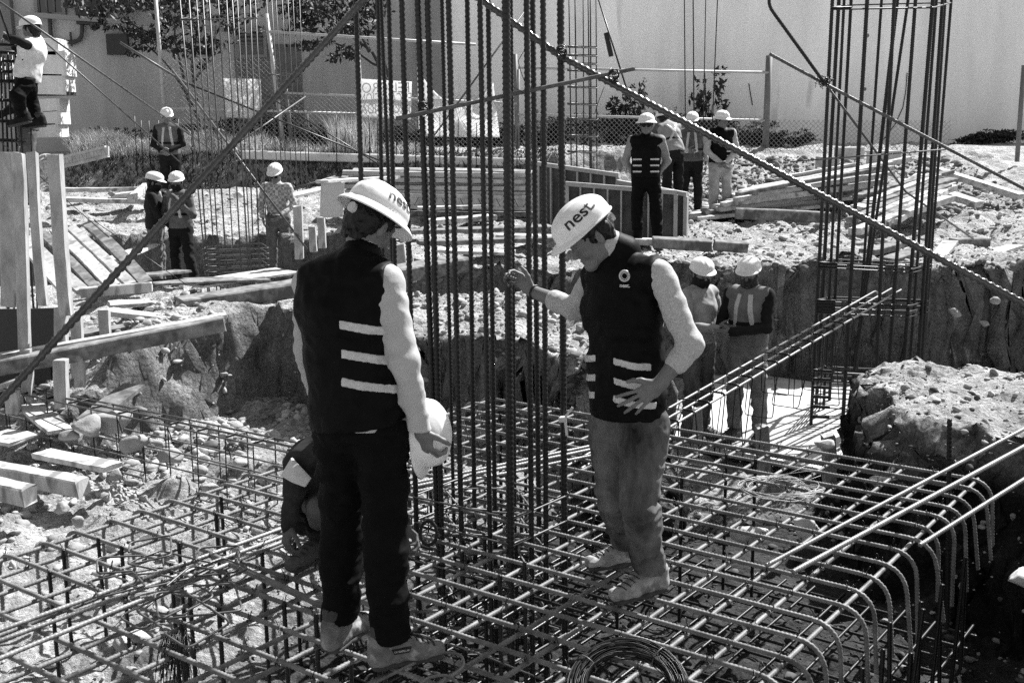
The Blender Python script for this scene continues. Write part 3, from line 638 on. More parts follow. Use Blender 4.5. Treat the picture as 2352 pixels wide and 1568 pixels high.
# ---- column cages
def cage(label, bars_, zb, zt, rad, m, hoops, group=None, mh=None, rh=None, rib=0):
    t = thing('column_cage', label, 'column cage', line_to(gy(*bars_[0][0:2], bars_[0][4]), gy(*bars_[0][2:4], bars_[0][4]), zb), group); ln = []
    for k, (u0, v0, u1, v1, y) in enumerate(bars_):
        a, c = gy(u0, v0, y), gy(u1, v1, y); bar('vertical_bar', [line_to(a, c, zb), line_to(a, c, zt)], rad*(1+.15*math.sin(k*2.1)), m, t, rib, .022, 7)
    for hp in hoops: hoop('stirrup', [gy(*q) for q in hp], rh or rad*.6, mh or m, t, .03, .1)
    return t
RB = [(1912, 0, 1885, 534, 10.9), (1927, 0, 1897, 534, 11.7), (1939, 0, 1912, 534, 11.5), (1955, 0, 1926, 534, 11.9), (1992, 0, 1961, 534, 10.9), (2025, 0, 1989, 534, 11.8), (2054, 0, 2028, 534, 10.9), (2061, 0, 2000, 534, 11.5),
      (2086, 0, 2008, 534, 11.3), (2103, 0, 2064, 534, 11.0), (2143, 0, 2100, 534, 11.0), (2151, 0, 2112, 534, 11.2), (2165, 0, 2129, 534, 11.4), (2170, 0, 2136, 534, 11.6), (2185, 0, 2143, 534, 11.8)]
def uat(b_, v): return b_[0]+(b_[2]-b_[0])*v/534
hp = []
for v, dv in [(22, -12), (606, 4), (614, 4), (692, 2), (699, -3), (705, 3), (712, 0), (718, 2), (852, 5), (872, 2), (890, 4), (912, 2), (935, 2), (958, 1)]:
    hp.append([(uat(RB[0], v)-3, v, 10.85), (uat(RB[10], v)+3, v+dv+8, 10.95), (uat(RB[14], v)+4, v+dv-4, 11.85), (uat(RB[3], v)-4, v-10, 11.95)])
cage('big dark column cage standing in the right trench with hoops bunched at mid height', RB, -.9, 3.6, .0175, STEELD, hp, None, STEELD, .008, .12)
o = bar('steel_bar', [gy(1815, 372, 10.8), gy(2190, 342, 10.9)], .007, STEELT, None, 0); T(o, 'thin level rod tied across the big right column cage at head height', 'steel bar')
o = bar('steel_bar', [gy(1768, 124, 10.6), gy(1893, 192, 10.7), gy(2380, 448, 10.5)], .0155, STEELT, None, .1, .03, 8); T(o, 'bar slanting across the right column cage from its free upper left end', 'steel bar')
o = bar('steel_bar', fillet([gy(1771, -30, 10.5), gy(1764, 12, 10.5), gy(1893, 190, 10.6)], .25), .0155, STEELD, None, .08, .03, 8); T(o, 'dark bar bent near its top that meets the right slanting bar at a wire knot', 'steel bar')
o = bar('steel_bar', [gy(1905, 205, 11.2), gy(2080, 440, 12.2), gy(2235, 548, 13.6)], .012, STEELT, None, 0); T(o, 'thin rod slanting down to the right inside the right column cage', 'steel bar')
b = MB(); c = gy(1893, 190, 10.6)
for q in range(12): b.tube([c+np.array([rnd.uniform(-.09, .09), rnd.uniform(-.04, .04), rnd.uniform(-.06, .08)]) for _ in range(4)], .004, 4)
T(b.build('wire_knot', WIRE, None, True), 'large frayed wire knot where two slanting bars meet at the right column cage', 'wire knot')
LB = list(zip([413, 434, 451, 466, 480, 501, 520, 533, 545, 560, 574, 586], [476, 480, 497, 506, 523, 540, 556, 573, 578, 585, 598, 618], [14.9, 15.7, 14.95, 15.8, 15.0, 15.6, 15.0, 15.0, 15.8, 15.1, 15.6, 15.2]))
hp = [[(uat((a[0], 0, a[1]), v*534/655)+o_, v+dv, y) for (a, o_, dv, y) in ((LB[0], -4, 0, 14.85), (LB[11], 3, -6, 15.15), (LB[10], 6, -16, 15.85), (LB[1], 0, -8, 15.9))] for v in (47, 575, 588, 600, 615, 628)]
cage('column cage of thin bars beside the man in the checked shirt', [(a, 0, c, 655, y) for a, c, y in LB], -.3, 3.9, .0095, STEELT, hp, None, STEELT, .007)
cage('rear cage of thin rods left of the second small tree', [(a, 0, c, 450, y) for a, c, y in [(612, 640, 22), (624, 650, 22.5), (634, 660, 22), (648, 672, 22.6), (661, 684, 22), (673, 695, 22.4), (688, 706, 22.2)]], .7, 4.6, .008, STEELT,
     [[(618, 172, 22), (690, 176, 22), (686, 170, 22.6), (626, 168, 22.6)]])
cage('slim rear column cage of closely spaced hoops beyond the formwork panels', [(a, 0, c, 385, y) for a, c, y in [(1307, 1312, 21.8), (1321, 1325, 22.3), (1339.5, 1341, 21.8), (1351, 1355, 22.3), (1356, 1358, 21.9), (1369, 1371, 22.2)]], .8, 4.8, .013, STEELD,
     [[(1303, v, 21.75), (1371, v+2, 21.8), (1374, v-1, 22.35), (1314, v-3, 22.35)] for v in (109, 128, 147, 163, 201, 240, 274, 313, 349)], None, STEELT, .011)
cage('four thin tall rods in front of the sapling at the pale wall', [(1572, 0, 1574, 255, 24), (1592, 0, 1594, 270, 24), (1621, 0, 1617, 200, 24.3), (1648, 0, 1640, 195, 24.3)], 1.2, 5.6, .012, STEELD, [])
hp = [[(-8, v, 13.7), (44+v*.05, v+2, 13.75), (40+v*.05, v-3, 14.3), (-8, v-4, 14.3)] for v in (104, 122, 142, 166, 188, 232, 280, 324)]
cage('dark cage at the far left edge that a worker is climbing', [(a, 150, c, 550, y) for a, c, y in [(2, 14, 13.7), (10, 26, 14.2), (19, 38, 13.7), (28, 50, 14.2), (38, 66, 13.75), (66, 80, 13.9)]], -.6, 3.0, .012, STEELD, hp, None, STEELD, .01)
b = thing('starter_bars', '', '', (0, 0, 0)) if False else None
sb = [308, 322, 340, 362, 388, 408, 437, 505, 640, 705, 770, 790, 846, 865, 908, 952, 1008, 1050, 1092, 1186, 1222, 1240]
for k, u in enumerate(sb):
    y = 24.3+.1*(k % 3); x = gy(u, 300, y)[0]; zt = gy(u, 272, y)[2]
    o = bar('starter_rod', [(x, y, gh(x, y)-.05), (x+.03, y, zt+rnd.uniform(-.1, .1))], .010, STEELD, None, 0, n=6)
    T(o, 'thin upright rod standing in the row along the top of the bank', 'rod', 'starter rods along the bank')
THIN = [((-10, -2, 12), (480, 340, 16.5), .013, 'pale thin brace rod slanting down from the top left corner past the man above'), ((95, 90, 13.8), (412, 372, 15.8), .011, 'second pale brace rod running below the first from the climber down to the right'),
        ((276, 98, 20), (430, 193, 20.5), .022, 'pale end of a brace pole in front of the wall vent box'), ((425, 190, 20.5), (880, 372, 20), .015, 'thin brace rod slanting down to the right behind the left cage'),
        ((395, 160, 17), (705, 572, 15), .016, 'pale brace pole running down to the man with his back turned'), ((440, 402, 19), (702, 222, 21), .014, 'thin pole slanting up to the right behind the left column cage'),
        ((600, 212, 22.5), (870, 378, 21), .012, 'thin brace rod slanting down behind the thick left bar'), ((660, 438, 19), (770, 405, 19.5), .016, 'thin pole rising from the checked shirt man towards the planks'),
        ((0, 325, 12.5), (250, 545, 11.5), .005, 'thin straight wire slanting down across the left posts'), ((980, 335, 24.5), (1210, 20, 25.5), .02, 'slanting pole behind the central bars in front of the tarpaulin'),
        ((1375, 0, 21.5), (1452, 245, 21), .016, 'slanting dark cable above the man in sunglasses'), ((-5, 10, 13), (25, 100, 13.5), .014, 'leaning rod at the very left beside the climber'),
        ((220, 510, 13.5), (430, 655, 13), .005, 'thin line slanting down to the left pair of workers'), ((700, 590, 8), (760, 640, 8), .004, 'x')]
for k, (a, c, r, lab) in enumerate(THIN[:-1]):
    o = bar('brace_rod', [gy(*a), gy(*c)], r, STEELT if 'pale' in lab or 'pole' in lab else STEELD, None, 0, n=6); T(o, lab, 'rod')
o = MB().beam(gy(1392, 76, 21.45), gy(1404, 130, 21.4), .09, .05, (0, 1, 0), .01).build('turnbuckle', WIRE); T(o, 'dark turnbuckle on the slanting cable above the man in sunglasses', 'turnbuckle')
# ---- loose bars lying on the mat
for k, (a, c, r, zo, lab) in enumerate([((-20, 1454), (742, 1179), .0105, .022, 'upper of the three long ribbed bars lying on the mat at lower left'), ((-20, 1478), (742, 1198), .0105, .024, 'middle of the three long ribbed bars lying on the mat at lower left'),
        ((-20, 1519), (520, 1296), .0105, .021, 'nearest of the three long ribbed bars lying on the mat at lower left'),
        ((940, 1112), (1530, 988), .0115, .025, 'farther of the pale bars lying across the mat behind the column'), ((944, 1119), (1530, 996), .0115, .023, 'middle pale bar lying across the mat behind the column'), ((958, 1128), (1540, 1009), .010, .022, 'nearer pale bar lying across the mat behind the column')]):
    P_ = [gz(*a, zo), gz(*c, zo)]
    if k == 2: P_[1] = gz(738, 1207, zo)
    o = bar('loose_bar', P_, r, mat('bright_bar_steel', .2), None, .14, .020, 8); T(o, lab, 'steel bar')
o = bar('pipe', [gz(480, 1272, .02), gz(760, 1398, .02)], .016, STEEL, None, 0, n=10); T(o, 'smooth grey pipe lying on the mat left of the dark trousers', 'pipe')
for k, (a, c, z1, r, lab) in enumerate([((1760, 1298), (2380, 970), .55, .0105, 'upper of the long pale bars reaching in from the right edge'), ((1821, 1313), (2380, 1010), .5, .0125, 'second long pale bar reaching in from the right edge'), ((2112, 1252), (2380, 1083), .3, .0115, 'short visible pale bar entering at the right edge below the others')]):
    A_ = gz(*a, .03); C_ = gy(*c, A_[1]+[1.15, 1.1, .55][k])
    o = bar('long_bar', [A_, C_, C_+(C_-A_)*.6], r, mat('bright_bar_steel', .2), None, .12, .018, 8); o.name = 'loose_bar'; T(o, lab, 'steel bar')
A_ = gy(2181, 962, 6.2); C_ = gy(2176, 1440, 6.2)
o = bar('stake_bar', [A_, C_], .014, STEELD, None, .15, .026, 8); T(o, 'single upright ribbed bar standing beyond the right corner of the mat', 'steel bar')
o = bar('stake_bar', [gy(2092, 1498, 5.0), gy(2086, 1600, 5.0)], .013, STEELD, None, .15, .026, 8); T(o, 'upright bar end low in the dark corner at the bottom right', 'steel bar')
# ---- a coil of black wire
c = gz(1442, 1618, .03); t = thing('wire_coil', 'thick coil of black wire leaning on the mat at the bottom', 'wire coil', c); b = MB()
uu = np.array([1, -.05, 0]); vv = np.array([.05, .62, .30]); vv /= np.linalg.norm(vv); nn = np.cross(uu, vv)
for k in range(120):
    a, rr_ = rnd.uniform(0, 6.28), abs(rnd.gauss(0, 1))*.012; R_ = .186+rnd.uniform(-.034, .034); ph = rnd.uniform(0, 6.28); off = nn*rnd.uniform(-.03, .03)
    P_ = [c+uu*R_*math.cos(s)*(1+.02*math.cos(s+ph))+vv*R_*math.sin(s)*(1+.02*math.sin(s*2+ph))+off+nn*.008*math.sin(s*3+ph)+[0, 0, .06] for s in np.linspace(0, 2*math.pi, 49)]
    b.tube(P_, .0021, 4)
b.build('wire_bundle', WIRE, t, True)
for k in range(3):
    a = [2.5, .9, 4.4][k]; P_ = [c+(uu*math.cos(a)+vv*math.sin(a))*(.186+.042*math.cos(s))+nn*.038*math.sin(s)+[0, 0, .06] for s in np.linspace(0, 6.28, 13)]; bar('binding', P_, .003, STEELT, t, 0, n=5)
# tangled thin wire on the mat, hanging bundle of ties
b = MB(); c = gz(1792, 1128, .03)
for k in range(11):
    R1, R2 = .20+rnd.uniform(-.03, .03), .16+rnd.uniform(-.03, .03); ph = rnd.uniform(0, 6.28)
    b.tube([c+np.array([R1*math.cos(s)+.02*math.sin(s*3+ph), R2*math.sin(s)+.03*math.cos(2*s+ph), .02+.015*math.sin(s*2+ph)]) for s in np.linspace(ph, ph+rnd.uniform(4, 6.2), 26)], .0016, 4)
for k in range(5):
    a = c+[rnd.uniform(-.2, .2), rnd.uniform(-.1, .15), .02]; b.tube([a, a+[rnd.uniform(-.1, .1), .02, .05], a+[rnd.uniform(-.15, .2), .04, rnd.uniform(.05, .13)]], .0014, 4)
T(b.build('wire_tangle', mat('pale_thin_wire', .35, .4), None, True), 'loose tangle of thin wire on the far right of the mat', 'wire')
b = MB(); c = gz(405, 1478, .02)
for k in range(60):
    a = c+[rnd.uniform(-.05, .05), rnd.uniform(-.02, .02), .02+rnd.uniform(0, .03)]; d = rnd.uniform(-.06, .06)
    b.tube([a+[rnd.uniform(-.05, .05), .03, -.08], a+[0, .01, 0], a+[d*.5, -.03, -.05], a+[d, -.04, -rnd.uniform(.12, .22)]], .0016, 4)
T(b.build('tie_bundle', WIRE, None, True), 'bundle of dark tie wires draped over a mat bar at the bottom left', 'wire bundle')
# ---- loose stirrups heaped on the mat
SP = [((345, 1265), .20, .34, .3, .05), ((395, 1300), .22, .36, 1.1, .045), ((430, 1360), .2, .38, -.3, .06), ((350, 1330), .24, .34, .7, .03), ((470, 1330), .2, .36, -.7, .05), ((300, 1300), .18, .3, 1.9, .04), ((420, 1420), .22, .36, .9, .09), ((500, 1290), .2, .34, .2, .04), ((455, 1385), .24, .34, -1.2, .10), ((270, 1345), .2, .3, .5, .035), ((385, 1395), .18, .36, 2.4, .07)]
for k, ((u, v), a_, b_, ang, z) in enumerate(SP):
    c = gz(u, v, z); e1 = np.array([math.cos(ang), math.sin(ang), rnd.uniform(-.15, .15)]); e2 = np.array([-math.sin(ang), math.cos(ang), rnd.uniform(-.18, .18)])
    P_ = [c+e1*a_*sx*.5+e2*b_*sy*.5 for sx, sy in ((-1, -.2), (-1, -1), (1, -1), (1, 1), (-1, 1), (-1, -.05))]; P_ = [q+[0, 0, .004*k2] for k2, q in enumerate(P_)]
    o = bar('loose_stirrup', fillet(P_, .035, 4), .0052, STEELT, None, .06, .016, 6); T(o, 'bent stirrup in the heap on the mat, '+['under the upper two long bars', 'with its corner under the middle long bar', 'nearest to the smooth pipe', 'crossing the nearest long bar', 'on the right side of the heap', 'leftmost of all', 'at the bottom, resting over the wire bundle', 'at the top, below the mat hooks', 'leaning highest on the others', 'at the lower left', 'just left of the wire bundle'][k], 'stirrup', 'loose stirrups heaped on the mat')
for k, (P_, lab) in enumerate([([(835, 1580), (1000, 1497), (1060, 1500), (1068, 1530), (980, 1590)], 'stirrup lying under the toe of the near boot'), ([(940, 1590), (985, 1553), (1030, 1548), (1062, 1580)], 'stirrup half out of frame below the near boot')]):
    o = bar('loose_stirrup', fillet([gz(u, v, .028+.01*k) for u, v in P_], .06), .0062, STEEL, None, .05, .016, 7); T(o, lab, 'stirrup')
b = bar('ring', [gz(985, 1245, .02)+np.array([.042*math.cos(s), .01*math.sin(s), .05+.06*math.sin(s)]) for s in np.linspace(0, 6.28, 20)], .009, STEELD, None, .1, .016, 6); T(b, 'small dark bar loop standing on the mat beside the crouching worker', 'steel loop')
# ================================================================ TIMBER, PANELS, RUBBLE
def plank(name, label, cat, p0, p1, wd, ht, m, group=None, up=(0, 0, 1), bev=.004):
    p0 = np.asarray(p0, float); p1 = np.asarray(p1, float); d = p1-p0; L_ = np.linalg.norm(d); d = d/L_; u = np.asarray(up, float); sd_ = np.cross(d, u); sd_ /= np.linalg.norm(sd_); u = np.cross(sd_, d)
    n = max(3, int(L_/.18)); a, c = wd/2, ht/2; e = min(a, c)*.18; pr = [(-a+e, -c), (a-e, -c), (a, -c+e), (a, c-e), (a-e, c), (0, c*1.0), (-a+e, c), (-a, c-e), (-a, -c+e)]; k_ = len(pr); V = []; bow = rnd.uniform(-.010, .010)*L_; bow2 = rnd.uniform(-.006, .006)*L_; tw = rnd.uniform(-.05, .05)
    for i in range(n+1):
        s = i/n; o_ = 4*s*(1-s); ct, st_ = math.cos(tw*s), math.sin(tw*s)
        for x, y in pr: V.append(p0+d*(L_*s+(rnd.uniform(-.012, .012) if i in (0, n) else 0))+sd_*(x*ct-y*st_+bow*o_)+u*(x*st_+y*ct+bow2*o_))
    V = np.array(V); V = V+np.stack([vnoise(V*7, 1), vnoise(V*7, 2), vnoise(V*7, 3)], 1)*min(.005, ht*.08)+np.stack([vnoise(V*31, 4), vnoise(V*31, 5), vnoise(V*31, 6)], 1)*min(.0025, ht*.05)
    F_ = [(i*k_+q, i*k_+(q+1) % k_, (i+1)*k_+(q+1) % k_, (i+1)*k_+q) for i in range(n) for q in range(k_)]+[tuple(range(k_-1, -1, -1)), tuple(range(n*k_, n*k_+k_))]
    return T(mk(name, V, F_, m, None, False), label, cat, group)
# posts at the left edge (raw pine, sawn end grain at the top)
for k, (u0, v0, u1, v1, wd, y, lab) in enumerate([(18, 351, 26, 700, .135, 9.6, 'broad pine post at the very left edge'), (42, 354, 56, 800, .085, 9.2, 'pine post second from the left edge, its top level with its neighbours'),
        (74, 351, 100, 700, .075, 9.4, 'pine post third from the left edge'), (126, 355, 152, 722, .10, 9.3, 'pine post fourth from the left, before the perforated beam')]):
    plank('timber_post', lab, 'post', gy(u1, v1, y), gy(u0, v0, y), wd, wd, WOOD, 'pine posts at the left edge', (0, 1, .2))
for k, (u, v0, v1, wd, y, lab) in enumerate([(140, 702, 840, .095, 9.35, 'short pine stake standing before the dark panel'), (176, 717, 860, .09, 9.6, 'short pine stake just right of the dark panel'), (239, 712, 780, .09, 9.9, 'short pine stake behind the long plank'),
        (139, 828, 925, .10, 8.8, 'pine stake under the long plank beside the dark hole'), (181, 822, 880, .08, 9.1, 'thin pine stake under the long plank'), (28, 900, 940, .1, 8.8, 'pine block under the left end of the long plank'),
        (60, 800, 935, .085, 9.0, 'pine stake below the second post, under the long plank'),
        (684, 473, 585, .115, 15.2, 'weathered stake right of the man in the checked shirt'), (737, 500, 560, .10, 15.6, 'weathered stake left of the white-helmeted man seen from behind'), (717, 520, 570, .10, 16.2, 'low stake by the rubble near the pale sheet'),
        (925, 560, 640, .11, 12.6, 'slanted pale stake right of the turned head'), (947, 565, 640, .06, 12.8, 'thin pale stake beside the slanted stake'),
        (1601, 935, 1025, .085, 9.15, 'pine stake at the left front edge of the board platform'), (1750, 978, 1080, .10, 8.9, 'pine stake in the middle of the platform front edge'), (1902, 1000, 1108, .10, 8.6, 'pine stake at the right end of the platform front edge')]):
    plank('timber_stake', lab, 'stake', gy(u+4, v1+8, y), gy(u-(8 if 'slanted' in lab else 0), v0, y), wd, wd*.9, WOOD, None, (0, 1, .3))
BLK = mat('black_formply', .012, .5, .4)
plank('formwork_panel', 'black coated plywood panel standing behind the left posts', 'plywood panel', gy(-60, 765, 9.75), gy(130, 762, 9.6), .02, .42, BLK)
plank('formwork_panel', 'second black plywood sheet low behind the first', 'plywood panel', gy(-60, 880, 9.9), gy(120, 880, 9.9), .02, .45, BLK)
plank('long_plank', 'long thick plank lying across the left side over the stakes', 'plank', gy(-40, 849, 8.8), gy(512, 742, 9.7), .14, .13, WOODD, None, (0, 0, 1), .006)
plank('long_plank', 'thinner plank resting on top of the long thick plank', 'plank', gy(-40, 826, 8.95)+[0, .03, .01], gy(516, 727, 9.8)+[0, .03, .01], .10, .03, WOODP)
plank('timber_beam', 'heavy beam lying on the berm left of the man seen from behind', 'beam', gy(414, 703, 10.75), gy(705, 657, 11.4), .30, .15, WOODD, None, (0, 0, 1), .01)
plank('timber_beam', 'heavy pale beam right of the man seen from behind, over a dark gap', 'beam', gy(860, 640, 11.6), gy(1066, 604, 12.3), .34, .15, WOODD, None, (0, 0, 1), .01)
plank('plank', 'wide plank under the long beam behind the vertical bars', 'plank', gy(960, 556, 14.2), gy(1290, 548, 14.6), .35, .06, WOODD)
plank('plank', 'pale plank spanning the trench edge behind the vertical bars', 'plank', gy(1010, 574, 13.9), gy(1180, 580, 13.8), .3, .04, WOODP)
# leaning formwork on the left
for k, (a, c, w_) in enumerate([((40, 540), (150, 668), .11), ((62, 548), (190, 668), .13), ((96, 535), (222, 664), .10), ((128, 528), (262, 660), .14), ((164, 524), (302, 655), .11), ((205, 517), (336, 652), .13)]):
    plank('leaning_board', ['leaning board farthest left in the rack of boards', 'second leaning board from the left in the rack', 'third leaning board, in front of the fourth post', 'fourth leaning board, wide and pale', 'fifth leaning board, second from the right end', 'rightmost leaning board of the rack, with a stone on it'][k],
          'board', gy(*c, 11.3), gy(*a, 13.0), w_, .05, [WOODP, WOOD, WOODD][k % 3], 'boards leaning in the rack on the left', (0, -.5, 1))
plank('rack_beam', 'low beam under the feet of the leaning boards', 'beam', gy(184, 672, 11.15), gy(348, 659, 11.3), .12, .10, WOOD)
for k, (a, c, w_, th) in enumerate([((250, 600, 14.5), (350, 560, 16.5), .25, .04), ((240, 640, 13), (420, 622, 14), .3, .03), ((250, 700, 10.9), (410, 690, 11.2), .3, .04), ((180, 770, 9.9), (330, 745, 10.2), .2, .05),
        ((250, 715, 10.4), (425, 736, 10.3), .18, .05), ((340, 650, 13.4), (600, 640, 14.4), .5, .03), ((440, 655, 13.8), (660, 622, 15), .5, .03)]):
    plank('trench_plank', ['pale plank behind the legs of the left pair', 'thin plank on the trench floor left of the left pair', 'plank on the berm edge before the left pair', 'short plank among the stakes under the rack', 'plank with one end towards the heavy beam', 'wide board the left pair stands by', 'wide board under the left column cage'][k],
          'plank', gy(*a), gy(*c), w_, th, [WOODP, WOODD][k % 2])
for k, (a, c, w_, th, m, lab) in enumerate([((-30, 1078, 7.85), (190, 1118, 7.45), .13, .12, WOOD, 'squared pine beam on the stones at the left edge'), ((-40, 1112, 7.3), (68, 1138, 7.1), .13, .12, WOOD, 'short squared pine beam below the other at the left edge'),
        ((95, 1040, 8.0), (258, 1072, 7.6), .16, .04, WOODP, 'pale plank lying inside the long beam cage'), ((45, 905, 9.2), (140, 990, 8.4), .2, .03, WOODP, 'pale board sloping down behind the long beam cage'),
        ((150, 1010, 8.4), (308, 885, 9.2), .22, .035, WOODD, 'grey board propped against the foot of the berm'), ((5, 888, 9.3), (60, 870, 9.3), .2, .06, WOODP, 'pale block end under the left stakes'), ((-20, 1000, 8.5), (60, 1010, 8.3), .3, .03, WOODP, 'pale board end at the left edge inside the cage')]):
    plank('timber', lab, 'beam' if 'beam' in lab.split()[0:4] else 'board', gy(*a), gy(*c), w_, th, m)
# perforated beams
def perforated(name, label, p0, p1, ht, m, group=None, n=7, depth=.05):
    p0, p1 = np.asarray(p0, float), np.asarray(p1, float); d = p1-p0; L_ = np.linalg.norm(d); d /= L_; up = np.array([0, 0, 1.])-d*d[2]; up /= np.linalg.norm(up); nn = np.cross(d, up); b = MB()
    for s in (-1, 1): b.box((p0+p1)/2+up*s*(ht/2-ht*.11), (nn, up, d), (depth, ht*.11, L_/2))
    w_ = L_/n; h2 = ht*.39
    for k in range(2*n+1):
        x = k*w_/2-L_/2; s = -1 if k % 2 else 1; q = (p0+p1)/2+d*x
        a_, b_, c_ = q+up*s*h2+d*w_*.40, q+up*s*h2-d*w_*.40, q-up*s*h2
        V = []
        for o_ in (-depth*.6, depth*.6): V += [a_+nn*o_, b_+nn*o_, c_+d*w_*.06+nn*o_, c_-d*w_*.06+nn*o_]
        b.add(V, [(0, 1, 3, 2), (4, 6, 7, 5), (0, 4, 5, 1), (1, 5, 7, 3), (3, 7, 6, 2), (2, 6, 4, 0)])
    return T(b.build(name, m), label, 'beam', group)
CONC = mat('pale_cast_beam', .36, .85, .1, .3, 6, .003, 30)
perforated('perforated_beam', 'pale beam with a row of triangular holes sloping up behind the left posts', gy(98, 384, 19.8), gy(246, 348, 19.8), .2, CONC, None, 9)
SL = ['bottom', 'second', 'third', 'fourth', 'fifth', 'top']
for k, (v, y, m, du) in enumerate([(499, 18.9, WOODD, 30), (484, 18.95, WOODD, 10), (438, 19.0, CONC, 0), (425, 19.05, CONC, -10), (411, 19.1, CONC, -26), (394, 19.15, CONC, -10)]):
    for q in range(3):
        yy = y+q*.42; u0, u1 = 790+du+rnd.uniform(-14, 14)+q*6, 1236+rnd.uniform(-10, 10)+q*4
        a, c = gy(u0, v+2, y)+[q*.05, q*.42, 0], gy(u1, v+8, y)+[q*.05, q*.42, 0]
        plank('stacked_beam', '%s layer, %s beam of the long stack behind the vertical bars' % (SL[k], ['front', 'middle', 'rear'][q]), 'beam', a, c, .26, .075, m, 'beams in the long stack behind the vertical bars', (0, 0, 1), .012)
for q in range(2): perforated('perforated_beam', ['front', 'rear'][q]+' beam with triangular holes inside the long stack', gy(905+4*q, 461, 18.85)+[0, .5*q, 0], gy(1238, 467, 18.85)+[0, .5*q, 0], .24, CONC, None, 8)
for k, (a, c, w_, th, lab) in enumerate([((985, 510, 17.6), (1130, 498, 18.2), .3, .08, 'short board lying before the long stack'), ((925, 532, 16.0), (1265, 522, 16.6), .35, .06, 'dark-edged plank before the long stack'), ((1140, 545, 15.0), (1500, 556, 15.2), .3, .09, 'long plank edge running under the steel panels'),
        ((960, 478, 18.3), (1120, 474, 18.5), .25, .05, 'thin board sticking out of the foot of the stack'), ((740, 418, 17.2), (905, 408, 18.8), .25, .05, 'plank end poking out left of the long stack'), ((650, 455, 17.5), (770, 428, 18.5), .25, .04, 'thin board pointing to the long stack'),
        ((148, 436, 21.5), (330, 434, 21.8), .3, .08, 'farther long board on the bright ground at left'), ((150, 458, 20.5), (345, 462, 20.5), .3, .08, 'nearer long board on the bright ground at left'), ((255, 452, 20.6), (325, 444, 20.8), .3, .1, 'short thick board between the two long left boards'), ((300, 458, 19.8), (335, 428, 20.6), .12, .12, 'upright broken board end by the left boards'),
        ((1500, 556, 14.35), (1632, 563, 14.3), .3, .13, 'dark-fronted timber on the edge above the masked pair'), ((1640, 562, 14.3), (1716, 567, 14.25), .3, .12, 'second dark-fronted timber right of the first'),
        ((2145, 600, 13.9), (2183, 555, 14.4), .2, .04, 'pale plank tilted up beside the right column cage'), ((2210, 603, 13.9), (2332, 566, 14.8), .22, .05, 'pale plank lying on the bumpy ground at far right'), ((2187, 560, 14.8), (2265, 558, 14.9), .2, .14, 'dark-fronted timber at the far right ground'),
        ((2040, 600, 13.7), (2120, 572, 14.2), .24, .08, 'rough plank behind the right column cage'), ((1990, 580, 14.2), (2080, 556, 15), .22, .08, 'second rough plank behind the right column cage'), ((2150, 390, 20.5), (2345, 452, 19.4), .28, .10, 'long timber sloping down at the right end of the pile'), ((2120, 430, 19.4), (2250, 470, 18.6), .28, .10, 'shorter timber below the right end of the pile')]):
    plank('board', lab, 'board', gy(*a), gy(*c), w_, th, WOODD if 'dark' in lab or 'rough' in lab else WOODP)
# the timber pile on the right
names = ['grey', 'pale', 'rough', 'split', 'thin', 'thick']; k = 0
for lay in range(6):
    for q in range(8):
        s = q/7; y = 17.9+1.7*s+rnd.uniform(-.1, .1); u0 = 1598+22*lay+rnd.uniform(-14, 26); v0 = 500-10.5*lay-11*s+rnd.uniform(-2, 2); u1 = u0+rnd.uniform(230, 330)+60*s; v1 = v0-28-18*s-4*lay+rnd.uniform(-5, 5)
        th = rnd.uniform(.05, .10); w_ = rnd.uniform(.10, .26)
        a = gy(u0, v0, y); c = gy(u1, v1, y+1.2+.4*s)
        plank('pile_timber', '%s timber in the %s layer of the big pile, %s from the front' % (names[k % 6], SL[lay], ['first', 'second', 'third', 'fourth', 'fifth', 'sixth', 'seventh', 'eighth'][q]), 'timber', a, c, w_, th, [WOODP, WOODD, CONC, WOODP][(q+lay) % 4], 'timbers of the big pile on the right', (rnd.uniform(-.15, .15), 0, 1), .012); k += 1
for q in range(16):
    s = q/15; a = gy(1965+18*(q % 5)+rnd.uniform(-14, 14), 532-9*q*.6, 15.9+.28*q*.5); c = gy(2130+rnd.uniform(-20, 60), 458-4.2*q+rnd.uniform(-4, 6), 17.6+.22*q*.5)
    plank('pile_timber', '%s timber number %s up the small heap behind the right column cage' % (names[q % 6], ['one', 'two', 'three', 'four', 'five', 'six', 'seven', 'eight', 'nine', 'ten', 'eleven', 'twelve', 'thirteen', 'fourteen', 'fifteen', 'sixteen'][q]), 'timber', a, c, rnd.uniform(.14, .3), rnd.uniform(.06, .11), [WOODP, WOODD][q % 2], 'timbers of the small heap behind the right cage', (rnd.uniform(-.2, .2), 0, 1), .012)
plank('pile_timber', 'dark bearer timber along the foot of the big pile', 'timber', gy(1690, 490, 17.2), gy(1905, 500, 17.0), .2, .16, WOODD)
perforated('perforated_beam', 'pale notched beam lying on top of the big pile', gy(1790, 416, 19.9), gy(1960, 385, 20.6), .16, CONC, None, 8)
for k, (u, v, w_, h_) in enumerate([(1950, 352, .42, .22), (2030, 362, .5, .25), (1900, 372, .3, .2)]):
    c = gy(u, v, 21.6); T(MB().box(c, ((1, .1, 0), (-.1, 1, 0), (0, 0, 1)), (w_/2, .25, h_/2), .03).build('concrete_block', CONC), ['pale block on the ground behind the pile', 'wider pale block right of the first behind the pile', 'small pale block at the left behind the pile'][k], 'block')
